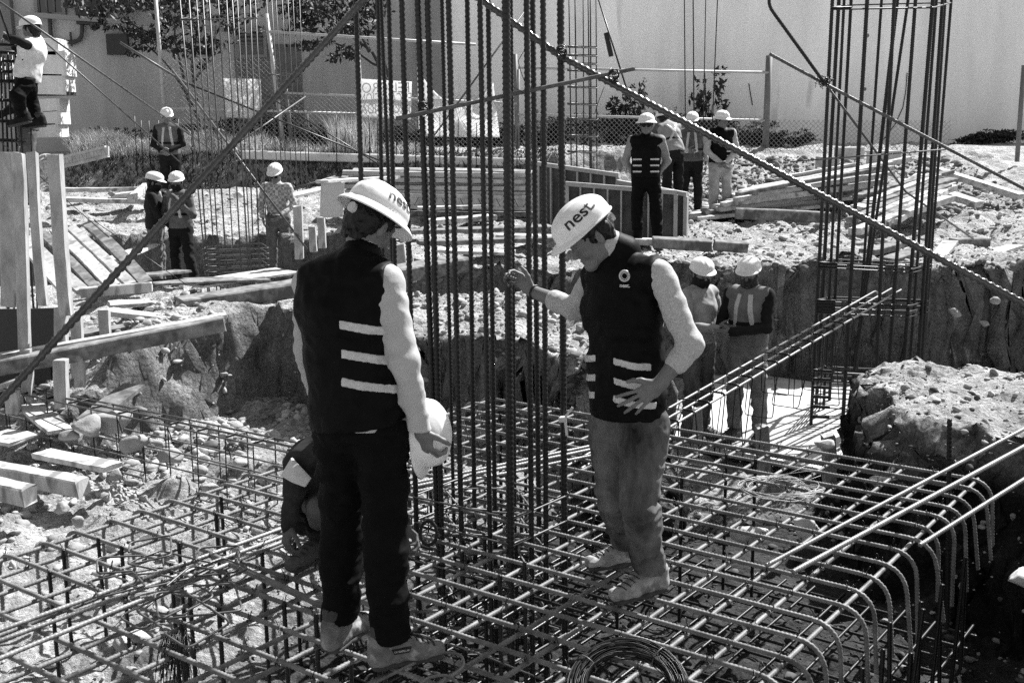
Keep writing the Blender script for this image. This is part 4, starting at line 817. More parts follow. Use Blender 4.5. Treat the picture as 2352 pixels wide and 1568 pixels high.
# steel formwork panels
PAN = mat('steel_form_face', .07, .7, .3, .6, 3, .002, 20); PFR = mat('steel_form_frame', .28, .6, .4, .2, 8)
def panel(label, u0, v0, u1, v1, y0, y1, hb, n, lock=False):
    a, c = gy(u0, v0, y0), gy(u1, v1, y1); d = (c-a); d[2] = 0; L_ = np.linalg.norm(d); d /= L_; nn = np.array([d[1], -d[0], 0]); nn *= np.sign(-nn[1]) or 1; up = np.array([0, 0, 1.]); sl_ = (c[2]-a[2])/L_; dd = d+up*sl_; dd /= np.linalg.norm(dd)
    t = thing('formwork_panel', label, 'formwork panel', ((a+c)/2)-[0, 0, hb]); m_ = (a+c)/2
    MB().box(m_-up*hb/2+nn*-.04, (nn, up, dd), (.006, hb/2-.02, L_/2-.01)).build('plate', PAN, t)
    MB().box(m_, (nn, up, dd), (.05, .03, L_/2+.02)).build('rail', PFR, t); MB().box(m_-up*hb, (nn, up, dd), (.05, .03, L_/2+.02)).build('rail', PFR, t)
    for k in range(n+1):
        q = a+(c-a)*k/n-up*hb/2; MB().box(q, (nn, up, dd), (.045, hb/2-.032, .028 if k in (0, n) else .012)).build('rib', PFR, t)
    return t
panel('large ribbed steel formwork panel leaning behind the others', 1236, 376, 1420, 402, 17.6, 17.2, 1.15, 6)
panel('steel formwork panel with pale ribs behind the man in sunglasses', 1302, 422, 1552, 442, 16.0, 15.9, .78, 8)
panel('short steel formwork panel standing right of the man in sunglasses', 1420, 418, 1576, 446, 16.6, 16.2, .80, 5)
# the platform of the masked pair
q = [gz(1548, 1008, -.88), gz(1985, 1096, -.88), gz(2050, 900, -.88), gz(1600, 842, -.88)]
m_ = len(q); V = q+[p-[0, 0, .045] for p in q]; q_ = mk('board_platform', V, [(0, 1, 2, 3), (7, 6, 5, 4), (0, 4, 5, 1), (1, 5, 6, 2), (2, 6, 7, 3), (3, 7, 4, 0)], mat('dusty_form_board', .42, .85, .1, .3, 3, .003, 40), None, False)
T(q_, 'pale dusty board platform under the masked pair and the right column cage', 'platform')
for k in range(9):
    s = k/8; a = q[0]*(1-s)+q[1]*s; c = q[3]*(1-s)+q[2]*s
    if k in (0, 4, 8): plank('bearer', ['left', 'middle', 'right'][k//4]+' bearer beam under the board platform', 'beam', a-[0, .05, .10], c-[0, 0, .10], .08, .10, WOODD)
# pale sheet and bags
cloth('pale_sheet', 'pale sheet leaning left of the turned helmet', 'sheet', [(738, 421), (791, 416), (788, 498), (735, 500)], 16.2, mat('pale_card', .5), 6, 8, .05, seed=4)
# earth: heaps of stone. Loose rubble is stuff; the big stones are things
ROCK = mat('rubble_stone', .29, .95, .1, .5, 3, .006, 45)
ICO_V = None
def ico():
    global ICO_V, ICO_F
    if ICO_V is None:
        import bmesh
        bm = bmesh.new(); bmesh.ops.create_icosphere(bm, subdivisions=2, radius=1); ICO_V = np.array([v.co[:] for v in bm.verts]); ICO_F = np.array([[v.index for v in f.verts] for f in bm.faces]); bm.free()
    return ICO_V, ICO_F
ico()
def stones(name, label, pts, sizes, m, seed):
    r = np.random.RandomState(seed); n = len(pts); k = len(ICO_V)
    sc_ = r.uniform(.55, 1.25, (n, 1, 3))*np.array([1, 1, .7]); jit = np.ones((n, k))*1.15
    for _ in range(9):
        pl = r.randn(n, 3); pl /= np.linalg.norm(pl, axis=1)[:, None]; dp = np.einsum('kc,nc->nk', ICO_V, pl); jit = np.minimum(jit, np.where(dp > .15, r.uniform(.5, .85, (n, 1))/np.maximum(dp, .15), 9))
    jit = jit[..., None]
    a = r.uniform(0, 6.28, n); ca, sa_ = np.cos(a), np.sin(a)
    V = ICO_V[None]*sc_*jit; x = V[..., 0]*ca[:, None]-V[..., 1]*sa_[:, None]; y = V[..., 0]*sa_[:, None]+V[..., 1]*ca[:, None]; V = np.stack([x, y, V[..., 2]], -1)*np.asarray(sizes)[:, None, None]+np.asarray(pts)[:, None]
    F_ = (ICO_F[None]+(np.arange(n)*k)[:, None, None]).reshape(-1, 3)
    return T(mk(name, V.reshape(-1, 3), F_, m, None, False), label, 'rubble', None, 'stuff')
def scatter(n, xr, yr, s0, s1, seed, keep=None):
    r = np.random.RandomState(seed); x = r.uniform(*xr, n); y = r.uniform(*yr, n); s = s0+(s1-s0)*r.uniform(0, 1, n)**7
    d = vnoise(np.stack([x*1.1, y*1.1, x*0], -1), seed); ok = r.uniform(-1, 1, n) < d+.35
    if keep is not None: ok &= keep(x, y)
    x, y, s = x[ok], y[ok], s[ok]; z = np.array([gh(a, b) for a, b in zip(x, y)])
    return np.stack([x, y, z+s*.15], -1), s
in_pit_shade = lambda x, y: (y+.35*x > 5.1) & (x > -1.2); p, s = scatter(11000, (-4.6, 3), (3.4, 9.0), .010, .075, 1, lambda x, y: ~in_pit_shade(x, y)); stones('rubble', 'loose broken stone and gravel over the pit floor', p, s, ROCK, 1)  # ordinary stone stays outside the zone painted dark for shade
p, s = scatter(7000, (-4.5, 1.6), (8.8, 11.2), .012, .07, 2); stones('rubble', 'loose stone over the top of the berm', p, s, ROCK, 2)
p, s = scatter(6500, (1.5, 10), (13.2, 20), .015, .075, 3); stones('rubble', 'scattered stone on the upper ground at right', p, s, ROCK, 3)
p, s = scatter(4500, (-9, 1.5), (11.2, 24), .015, .075, 4); stones('rubble', 'scattered stone on the ground at left', p, s, ROCK, 4)
p, s = scatter(2600, (2.2, 6), (5.5, 9.4), .008, .045, 5); stones('rubble', 'loose stone on the mound at right', p, s, ROCK, 5)
p, s = scatter(6000, (3, 9.5), (19, 25), .03, .12, 6); stones('rubble', 'clods and stones of the earth bank before the pale wall', p, s, mat('dark_clod', .16, .95, .1, .4, 4), 6)
p, s = scatter(3500, (-1.2, 3.4), (3.8, 9.0), .008, .05, 11, in_pit_shade); stones('rubble', 'stones in the deep part of the footing pit, coloured dark for its shade', p, s, mat('shade_dark_stone', .07, .9, .1, .5, 5), 12)  # stones darkened by colour to suit the painted shade of the pit
rr = np.random.RandomState(9); n = 2600   # clods standing out of the cut faces
x = np.r_[rr.uniform(-3.4, 1.1, n//2), rr.uniform(1.2, 8, n//2)]; y = np.r_[rr.uniform(8.7, 9.1, n//2), rr.uniform(13.15, 13.4, n//2)]
z = np.array([gh(a, b) for a, b in zip(x, y)]); s = .015+.05*rr.uniform(0, 1, n)**4
stones('clods', 'clods and stones standing out of the cut earth faces', np.stack([x, y, z], -1), s, mat('face_clod', .11, .95, .1, .5, 5), 7)
BL = [(205, 985, 8.2, .16, 'rounded grey boulder with a dusty top inside the long beam cage'), (250, 960, 8.4, .17, 'angular boulder beside the grey propped board'), (165, 1000, 8.2, .10, 'smaller boulder left of the rounded one'), (345, 1235, 6.6, .07, 'pale stone between the left hooks of the mat'),
      (480, 1120, 7.0, .09, 'boulder behind the mat hooks near the crouching worker'), (265, 1090, 7.7, .08, 'dark stone under the long beam cage'), (310, 1020, 8.0, .12, 'flat stone at the foot of the berm'), (390, 1050, 8.0, .10, 'stone lying against the berm behind the cage'), (145, 1165, 7.0, .07, 'dark stone beside the squared pine beam'), (180, 1200, 6.7, .06, 'small stone below the squared pine beam'),
      (1850, 1215, 6.9, .12, 'white broken block under the right part of the mat'), (1720, 1225, 6.8, .13, 'pale slab of stone under the mat left of the white block'), (2200, 720, 12.9, .16, 'angular grey stone in the far cut face, at left of its group'), (2270, 745, 12.9, .14, 'lowest grey stone in the far cut face'), (2290, 695, 12.8, .13, 'upper grey lump of stone near the top of the far cut face'),
      (345, 708, 10.6, .09, 'small pale stone behind the long plank'), (390, 695, 10.5, .07, 'tiny stone beside the heavy beam'), (255, 445, 20.3, .16, 'grey stone between the left boards'), (655, 540, 16, .1, 'stone on the ground behind the left cage'), (545, 450, 18.5, .17, 'pale boulder between the left column cage bars'),
      (2080, 488, 16.5, .14, 'boulder at the end of the small timber heap'), (1890, 1020, 7.9, .08, 'white stone at the foot of the mound'), (2350, 1330, 6.0, .14, 'pale rounded stone in the dark right wall of the pit')]
for k, (u, v, y, r_, lab) in enumerate(BL):
    import bmesh
    bm = bmesh.new(); bmesh.ops.create_icosphere(bm, subdivisions=3, radius=1); V = np.array([q.co[:] for q in bm.verts]); F_ = np.array([[q.index for q in f.verts] for f in bm.faces]); bm.free()
    rk = np.random.RandomState(k+70); jt = np.full(len(V), 1.1)
    for _ in range(8):
        pl = rk.randn(3); pl /= np.linalg.norm(pl); dp = V@pl; jt = np.minimum(jt, np.where(dp > .1, rk.uniform(.40, .75)/np.maximum(dp, .1), 9))
    V = V*jt[:, None]*(1+.10*fbm(V*1.6+k*3.7, 2, k)[:, None]+.05*fbm(V*6+k, 2, k)[:, None])*[1.15, .9, .8]*r_*(.80 if y < 9 else .5)+gy(u, v, y)+[0, .1 if 12 < y < 13 else 0, 0]
    T(mk('boulder', V, F_, mat('pale_stone', .5, .95, .1, .2, 6, .004, 30) if 'pale' in lab or 'white' in lab else ROCK, None, False), lab, 'stone')
# ================================================================ PEOPLE
# Bodies and clothes are grown from signed distance fields and skinned with surface nets, so that every garment is one smooth closed surface.
def vec(*a): return np.array(a, float)
def nrm(a): a = np.asarray(a, float); return a/np.linalg.norm(a)
class Field:
    def __init__(s): s.P = []; s.cuts = []; s.wr = []
    def seg(s, a, b, ra, rb=None, side=None, k=.03, op=1, flat=None):
        """tapered limb a -> b; ra, rb = radius or (half width along side, half depth)"""
        rb = ra if rb is None else rb
        ra = (ra, ra) if np.isscalar(ra) else ra; rb = (rb, rb) if np.isscalar(rb) else rb
        s.P.append((np.asarray(a, float), np.asarray(b, float), ra, rb, None if side is None else nrm(side), k, op)); return s
    def ell(s, c, r, fwd, up, k=.02, op=1):
        """ellipsoid: radii (side, forward, up)"""
        f = nrm(fwd); u = nrm(np.asarray(up)-f*(np.asarray(up)@f)); s.P.append((np.asarray(c, float), None, r, (f, u), None, k, op)); return s
    def cut(s, n, p): s.cuts.append((nrm(n), np.asarray(p, float))); return s
    def wrinkle(s, amp, fr, stretch=(1, 1, 1), seed=1): s.wr.append((amp, fr, np.array(stretch, float), seed)); return s
    def chain(s, pts, rad, side=None, k=.03):
        for i in range(len(pts)-1): s.seg(pts[i], pts[i+1], rad[i], rad[i+1], side, k)
        return s
    @staticmethod
    def dist(pr, X):
        a, b, ra, rb, side, k, op = pr
        if b is None:
            f, u = rb; sd_ = np.cross(f, u); q = X-a; r = np.array(ra)
            y = np.stack([q@sd_/r[0], q@f/r[1], q@u/r[2]], -1); L_ = np.linalg.norm(y, axis=-1); y2 = np.stack([y[..., 0]/r[0], y[..., 1]/r[1], y[..., 2]/r[2]], -1); g_ = np.linalg.norm(y2, axis=-1)
            return L_*(L_-1)/np.maximum(g_, 1e-6)
        ax = b-a; L = np.linalg.norm(ax); ax = ax/max(L, 1e-9) if L > 1e-6 else np.array([0, 0, 1.])
        q = X-a; tt_ = q@ax; t = np.clip(tt_/max(L, 1e-9), 0, 1); w_ = ra[0]+(rb[0]-ra[0])*t; d_ = ra[1]+(rb[1]-ra[1])*t; mn = np.minimum(w_, d_)
        if side is None:
            rad = np.linalg.norm(q-ax*(t*L)[..., None], axis=-1); return rad-w_
        sd_ = side-ax*(side@ax); sd_ = sd_/max(np.linalg.norm(sd_), 1e-6); dd = np.cross(ax, sd_); ex = tt_-t*L
        return (np.sqrt((q@sd_/w_)**2+(q@dd/d_)**2+(ex/mn)**2)-1)*mn
    def bounds(s):
        lo, hi = [], []
        for a, b, ra, rb, *_r in s.P:
            if _r[-1] < 0: continue
            m = max(ra) if b is None else max(max(ra), max(rb))
            for p in ((a,) if b is None else (a, b)): lo.append(p-m); hi.append(p+m)
        return np.min(lo, 0), np.max(hi, 0)
    def mesh(s, vox, inflate=0.0, box=None):
        lo, hi = s.bounds() if box is None else box; lo = lo-.02-inflate-vox*2; hi = hi+.02+inflate+vox*2
        n = np.maximum(np.ceil((hi-lo)/vox).astype(int)+1, 4)
        axs = [lo[c]+vox*np.arange(n[c]) for c in range(3)]
        D = np.full(tuple(n), .5)
        for pr in s.P:
            a, b, ra, rb, side, k, op = pr
            m = (max(ra) if b is None else max(max(ra), max(rb)))+k*2+inflate+vox*3+.02
            pl = a-m if b is None else np.minimum(a, b)-m; ph = a+m if b is None else np.maximum(a, b)+m
            i0 = np.clip(((pl-lo)/vox).astype(int), 0, n); i1 = np.clip(((ph-lo)/vox).astype(int)+2, 0, n)
            if (i1 <= i0).any(): continue
            sl_ = tuple(slice(i0[c], i1[c]) for c in range(3))
            X = np.stack(np.meshgrid(*[axs[c][sl_[c]] for c in range(3)], indexing='ij'), -1); d = Field.dist(pr, X); E = D[sl_]
            if op > 0: h = np.clip(.5+.5*(E-d)/k, 0, 1); D[sl_] = E*(1-h)+d*h-k*h*(1-h)
            else: h = np.clip(.5-.5*(E+d)/k, 0, 1); D[sl_] = E*(1-h)-d*h+k*h*(1-h)
        D -= inflate
        if s.cuts or s.wr:
            X = np.stack(np.meshgrid(*axs, indexing='ij'), -1)
            for amp, fr, stv, seed in s.wr:
                near = np.abs(D) < .05; D[near] += amp*(1.5*np.abs(fbm(X[near]*fr*stv, 2, seed))-.6)
            for nn, p in s.cuts: D = np.maximum(D, (X-p)@nn)
        D[0] = D[-1] = .1; D[:, 0] = D[:, -1] = .1; D[:, :, 0] = D[:, :, -1] = .1
        return nets(D, lo, vox)
def nets(D, lo, vox):
    ins = D < 0; nx, ny, nz = D.shape; c = np.zeros((nx-1, ny-1, nz-1), int)
    for dx in (0, 1):
        for dy in (0, 1):
            for dz in (0, 1): c += ins[dx:nx-1+dx, dy:ny-1+dy, dz:nz-1+dz]
    cell = (c > 0) & (c < 8); I = np.argwhere(cell)
    if not len(I): return np.zeros((0, 3)), np.zeros((0, 4), int)
    idx = -np.ones(cell.shape, int); idx[cell] = np.arange(len(I))
    cor = [(dx, dy, dz) for dx in (0, 1) for dy in (0, 1) for dz in (0, 1)]
    val = {q: D[I[:, 0]+q[0], I[:, 1]+q[1], I[:, 2]+q[2]] for q in cor}; S = np.zeros((len(I), 3)); cnt = np.zeros(len(I))
    for q in cor:
        for ax in range(3):
            if q[ax]: continue
            r = list(q); r[ax] = 1; r = tuple(r); v0, v1 = val[q], val[r]; m = (v0 < 0) != (v1 < 0); t = np.where(m, v0/np.where(m, v0-v1, 1), 0)
            p = np.tile(np.array(q, float), (len(I), 1)); p[:, ax] += t; S[m] += p[m]; cnt[m] += 1
    V = lo+vox*(I+S/cnt[:, None]); Fs = []
    for ax in range(3):
        b, c_ = (ax+1) % 3, (ax+2) % 3; sl0 = [slice(None)]*3; sl1 = [slice(None)]*3; sl0[ax] = slice(0, -1); sl1[ax] = slice(1, None)
        A, B = ins[tuple(sl0)], ins[tuple(sl1)]; E = np.argwhere(A != B); sg = A[tuple(E.T)]
        ok = (E[:, b] > 0) & (E[:, c_] > 0) & (E[:, b] < D.shape[b]-1) & (E[:, c_] < D.shape[c_]-1); E, sg = E[ok], sg[ok]; q = []
        for db, dc in ((0, 0), (-1, 0), (-1, -1), (0, -1)):
            e = E.copy(); e[:, b] += db; e[:, c_] += dc; q.append(idx[tuple(e.T)])
        q = np.stack(q, 1); q = np.where(sg[:, None], q, q[:, ::-1]); Fs.append(q)
    F_ = np.concatenate(Fs); F_ = F_[(F_ >= 0).all(1)]; return V, F_
def part(name, flds, m, par):
    """flds: list of (Field, voxel, inflate)"""
    Vs, Fs, n = [], [], 0
    for f in flds:
        V, F_ = f[0].mesh(f[1], f[2] if len(f) > 2 else 0.0, f[3] if len(f) > 3 else None)
        if len(V): Vs.append(V); Fs.append(F_+n); n += len(V)
    return mk(name, np.concatenate(Vs), np.concatenate(Fs), m, par, True)
SKIN = mat('skin', .125, .55, .35, .12, 14, .0006, 300); SKIND = mat('tanned_skin', .15, .55, .35, .15, 14, .0006, 300); HAIR = mat('dark_hair', .005, .5, .25, .4, 60, .004, 120, stretch=(1, 1, .3))
HATW = mat('white_hat_shell', .64, .38, .4, .12, 9, .0006, 60); HATIN = mat('hat_suspension', .03, .6, .4); HATL = mat('hat_lettering', .012, .5)
VEST = mat('black_vest_cloth', .0045, .55, .05, .3, 20, .0012, 90); VESTG = mat('grey_vest_cloth', .13, .8, .3, .2, 10, .0015, 60); TAPE = mat('reflective_tape', .42, .35, .6, .15, 60); SHIRT = mat('pale_check_shirt', .36, .85, .2, .1, 6, .0012, 70, pattern=None)
SHIRT2 = mat('fine_check_shirt', .36, .85, .15, .22, 110, .0014, 70, pattern=None); DENIM = mat('washed_denim', .085, .9, .08, .85, 7, .003, 45, stretch=(1, 1, .4)); BLACKT = mat('black_trouser_cloth', .0035, .8, .08, .3, 12, .002, 40)
BOOTP = mat('pale_nubuck_boot', .30, .85, .12, .45, 16, .002, 60, dark=(14, .58, .16)); BOOT = mat('nubuck_boot', .15, .85, .12, .5, 16, .002, 60, dark=(14, .58, .3)); SOLE = mat('boot_sole', .05, .8, .2, .3, 20); DARKC = mat('dark_work_cloth', .014, .85, .08, .4, 10, .002, 40); MIDC = mat('mid_work_cloth', .085, .85, .2, .4, 10, .002, 40); PALEC = mat('pale_work_cloth', .36, .85, .2, .3, 10, .002, 40)
PLAID = mat('plaid_shirt', .42, .85, .2, .3, 8, .001, 60, pattern=(24, .2)); LENS = mat('sunglass_lens', .004, .2, .15)
def basis(f, u):
    f = nrm(f); u = nrm(np.asarray(u, float)-f*(np.asarray(u, float)@f)); return f, u, np.cross(f, u)      # forward, up, right
def head_field(C, f, u, neck=None, nr=.056, k=1.0, mask=False):
    f, u, r = basis(f, u); F_ = Field(); at = lambda s, d, h: C+r*s+f*d+u*h
    F_.ell(at(0, -.008, .03), (.074, .094, .088), f, u, .02)
    F_.ell(at(0, .035, -.03), (.060, .058, .075), f, u, .03)
    F_.seg(at(-.035, .02, -.075), at(0, .070, -.100), .030, .024, None, .02); F_.seg(at(.035, .02, -.075), at(0, .070, -.100), .030, .024, None, .02)
    F_.seg(at(-.038, .080, .018), at(.038, .080, .018), .012, None, None, .015)                     # brow
    F_.seg(at(0, .092, .005), at(0, .110, -.032), .0075, .0115, None, .010)                            # nose
    F_.ell(at(0, .100, -.036), (.016, .011, .008), f, u, .006)
    for s in (-1, 1):
        F_.ell(at(s*.031, .100, -.003), (.017, .014, .011), f, u, .010, -1)
        F_.ell(at(s*.031, .083, -.003), (.0135, .0125, .0125), f, u, .004)
        F_.ell(at(s*.036, .070, -.038), (.020, .022, .020), f, u, .02)
        F_.ell(at(s*.076, -.004, -.012), (.010, .019, .032), f+r*s*.4, u-f*.15, .007); F_.ell(at(s*.086, .004, -.010), (.006, .009, .016), f+r*s*.4, u, .006, -1)
    F_.ell(at(0, .090, -.062), (.024, .012, .0075), f, u, .006); F_.ell(at(0, .087, -.074), (.020, .012, .008), f, u, .006); F_.seg(at(-.02, .103, -.0675), at(.02, .103, -.0675), .0025, None, None, .004, -1)
    F_.ell(at(0, .082, -.1), (.022, .016, .016), f, u, .015)
    if neck is not None: F_.seg(at(0, -.018, -.05), neck, (nr, nr*1.02), (nr*1.1, nr*1.15), r, .03)
    return F_
def hair_field(C, f, u, length=.075, side=.07):
    f, u, r = basis(f, u); F_ = Field(); at = lambda s, d, h: C+r*s+f*d+u*h
    F_.ell(at(0, -.012, .03), (.082, .101, .094), f, u, .02)
    F_.seg(at(0, -.065, .0), at(0, -.060, -length*.9), .035, .024, None, .03); F_.seg(at(-.05, -.05, .0), at(-.035, -.055, -length), .035, .022, None, .03); F_.seg(at(.05, -.05, .0), at(.035, -.055, -length), .035, .022, None, .03)
    for s in (-1, 1): F_.seg(at(s*.072, .018, .03), at(s*.073, .022, -.012), (.012, .02), (.006, .010), f, .012)
    F_.seg(at(0, .14, .06), at(0, .13, -.16), .075, .085, None, .02, -1)
    for s in (-1, 1): F_.ell(at(s*.088, .004, -.014), (.02, .022, .033), f, u, .008, -1)
    F_.wrinkle(.007, 60, (1, 1, .5), 4); return F_
def hat(par, C, f, u, brim='cap', vox=.03, text=None, scale=1.0, name='hard_hat', tsize=.075, tang=0.0, susp=True, label=None):
    """hard hat shell on a head at C; brim: cap (peak in front) or full"""
    f, u, r = basis(f, u); O = C+u*.056+f*.002; a_, b_, h_ = .109*scale, .131*scale, .098*scale; na, nr_ = 56, 18
    def dome(ph, th, off=0.0):
        x, y, z = math.sin(th)*math.sin(ph), math.sin(th)*math.cos(ph), math.cos(th)
        z2 = abs(z)**.85; rd = 0
        rd = .007*math.exp(-(x/.13)**2)*(1 if th < 1.25 else max(0, 1-(th-1.25)*4))+.003*math.exp(-((abs(x)-.36)/.07)**2)*(th < 1.3)
        k = 1+(rd+off)/.13; return O+r*x*a_*k+f*y*b_*k+u*z2*h_*k
    V, F_ = [], []; rings = []
    for j in range(nr_+1):
        th = math.pi/2*j/nr_; rings.append([dome(2*math.pi*i/na, th) for i in range(na)])
    base = rings[-1]; drop = -.012
    for t in (.15, .5, .85, 1.0):
        rg = []
        for i in range(na):
            ph = 2*math.pi*i/na; c, s = math.cos(ph), math.sin(ph)
            if brim == 'cap': w_ = .006+.040*max(0, c)**1.6
            elif brim == 'full': w_ = .033+.012*max(0, c)
            d = nrm(r*s*a_*1.0+f*c*b_)
            rg.append(base[i]+d*w_*t+u*(-.006-(.022 if brim == 'full' else .014*max(0, c))*t*t-.004*t))
        rings.append(rg)
    out = len(rings); rings.append([p-u*.005 for p in rings[-1]])
    inner = []
    for j in range(3, -1, -1): inner.append([p-u*.005 for p in rings[nr_+1+j-0]] if j < 3 else None)
    inner = [q for q in inner if q]
    for q in inner: rings.append(q)
    for j in range(nr_, -1, -1):
        th = math.pi/2*j/nr_; rings.append([dome(2*math.pi*i/na, th, -.008)-u*.003 for i in range(na)])
    V = np.array([p for rg in rings for p in rg])
    for j in range(len(rings)-1):
        for i in range(na): F_.append((j*na+i, (j+1)*na+i, (j+1)*na+(i+1) % na, j*na+(i+1) % na))
    ob = mk(name, V, F_, HATW, par, True, loc=O)
    if susp:
        b = MB(); rg = [O+r*math.sin(p)*a_*.86+f*math.cos(p)*b_*.84-u*.012 for p in np.linspace(0, 2*math.pi, 33)]
        V_, Fs = tube(rg, .004, 5); b.add(V_, Fs)
        n_ = 24; vs = []; fs = []
        for q in range(n_+1):
            p = math.pi-.95+1.9*q/n_; d = r*math.sin(p)*a_*.80+f*math.cos(p)*b_*.80; drp = .035+.020*math.cos(p-math.pi)*0+.03*math.exp(-((p-math.pi)/.5)**2)
            vs += [O+d-u*.008, O+d*.97-u*(.008+drp), O+d*.96-u*.006, O+d*.93-u*(.008+drp)]
        for q in range(n_):
            k_ = q*4; fs += [(k_, k_+4, k_+5, k_+1), (k_+2, k_+3, k_+7, k_+6), (k_+1, k_+5, k_+7, k_+3), (k_, k_+2, k_+6, k_+4)]
        b.add(vs, fs); so_ = b.build('headband', HATIN, ob)
        kb = O-f*b_*.83-u*.052; kn = MB(); kn.tube([kb, kb-f*.016], .020, 18); kn.build('knob', mat('pale_knob', .5, .4), ob)
    if text:
        Vt, Ft = text_verts(text, 1.0, .012, 0, 2); ws = Vt[:, 0].max()-Vt[:, 0].min(); Vt = Vt/ws*tsize*2; P_ = []
        ca, sa_ = math.cos(tang), math.sin(tang)
        for x, y, _ in Vt:
            x, y = x*ca-y*sa_, x*sa_+y*ca
            el = .52+y/.125; az = text_az-x/(.135*math.cos(min(el, 1.2)*.75))
            th = math.pi/2-el; P_.append(dome(az, th, .0022))
        mk('lettering', P_, Ft, HATL, ob, False)
    return ob
text_az = 0.0
def rot(v, ax, a): v = np.asarray(v, float); ax = nrm(ax); return v*math.cos(a)+np.cross(ax, v)*math.sin(a)+ax*(ax@v)*(1-math.cos(a))
def hand_field(F_, W, d, pn, thumb_side=1, curl=.5, spread=.12, thumb=.7, s=1.0, curls=None):
    """W wrist, d direction to the fingers, pn palm normal (out of the palm), thumb on side +-(d x pn)"""
    d = nrm(d); pn = nrm(pn-d*(pn@d)); sd_ = np.cross(d, pn)*thumb_side; L_ = .088*s
    F_.seg(W-d*.02, W+d*.03*s, (.027*s, .020*s), (.032*s, .016*s), sd_, .015); F_.seg(W+d*.025*s, W+d*L_*.9, (.034*s, .0155*s), (.040*s, .0125*s), sd_, .012)
    F_.ell(W+d*.035*s+sd_*.022*s+pn*.008*s, (.018*s, .026*s, .014*s), d, pn, .012)
    for q, (o, l, r_) in enumerate([(.030, (.044, .026, .021), .0086), (.0105, (.048, .030, .023), .0090), (-.010, (.045, .028, .022), .0086), (-.029, (.035, .021, .019), .0076)]):
        p = W+d*(L_-(.004 if q in (0, 3) else 0)-(.008 if q == 3 else 0))*1+sd_*o*s; dr = rot(d, pn, 0)+sd_*spread*(1.5-q)*.6; dr = nrm(dr); ax = np.cross(dr, pn); c = curl if curls is None else curls[q]
        for m_, ll in enumerate(l):
            dr = rot(dr, ax, c*(1.0 if m_ else .8)); e = p+dr*ll*s; F_.seg(p, e, r_*s*(1-.07*m_), r_*s*(.95-.09*m_), None, .004); p = e
    p = W+d*.022*s+sd_*.026*s+pn*.004*s; dr = nrm(d*.62+sd_*.70+pn*.35*thumb)
    for m_, ll in enumerate((.040, .030, .025)):
        e = p+dr*ll*s; F_.seg(p, e, (.0135-.002*m_)*s, (.0115-.0017*m_)*s, None, .006); p = e; dr = nrm(dr+d*.28+pn*.20*thumb-sd_*.12)
    return F_
def boot(par, ank, toe_dir, up=(0, 0, 1), s=1.06, m=None, vox=.006, label=None, sole=True, name='boot'):
    """ank = ankle joint, .085 above the sole"""
    d = nrm(toe_dir); up = nrm(np.asarray(up, float)-d*(np.asarray(up, float)@d)); sd_ = np.cross(d, up); m = m or BOOT; B = ank-up*.085*s
    at = lambda x, h, w_=0: B+d*x*s+up*h*s+sd_*w_*s
    F_ = Field()
    F_.seg(at(-.015, .14), at(-.012, .06), (.044*s, .052*s), (.038*s, .050*s), sd_, .02)
    F_.seg(at(-.05, .040), at(-.05, .10), (.040*s, .036*s), (.042*s, .036*s), sd_, .02); F_.seg(at(-.045, .045), at(.06, .05), (.042*s, .040*s), (.044*s, .042*s), sd_, .02)
    F_.seg(at(.02, .075), at(.12, .045), (.034*s, .03*s), (.042*s, .028*s), sd_, .03)
    F_.seg(at(.10, .040), at(.175, .038), (.046*s, .030*s), (.042*s, .026*s), sd_, .025)
    F_.cut(-up, at(0, .014)); F_.wrinkle(.003, 30, (1, 1, 1), 3)
    o = part(name, [(F_, vox)], m, par)
    S = Field(); S.seg(at(-.062, .016), at(.05, .016), (.046*s, .018*s), (.042*s, .018*s), sd_, .02); S.seg(at(.04, .016), at(.175, .018), (.042*s, .018*s), (.052*s, .018*s), sd_, .02); S.cut(-up, at(0, 0)); S.cut(up, at(0, .028))
    S.seg(at(.035, .0, -.08), at(.035, .0, .08), .009*s, None, None, .003, -1)
    if vox < .012:
        for x in (.08, .12, .16): S.seg(at(x, -.002, -.08), at(x, -.002, .08), .005*s, None, None, .003, -1)
    part('sole', [(S, vox)], SOLE, o)
    if vox < .008:
        b = MB()
        for k in range(5):
            x, h = .055+.022*k, .108-.011*k; b.tube([at(x, h, -.03), at(x+.006, h+.008, -.01), at(x+.012, h+.008, .01), at(x+.014, h, .03)], .0028, 5)
        b.build('laces', mat('dark_lace', .02), o)
        c2 = Field(); c2.seg(at(-.018, .128), at(-.016, .150), (.049*s, .057*s), (.050*s, .059*s), sd_, .01); c2.seg(at(-.018, .10), at(-.014, .20), (.040*s, .048*s), (.042*s, .050*s), sd_, .004, -1); part('ankle_padding', [(c2, vox)], SOLE, o)
    return o
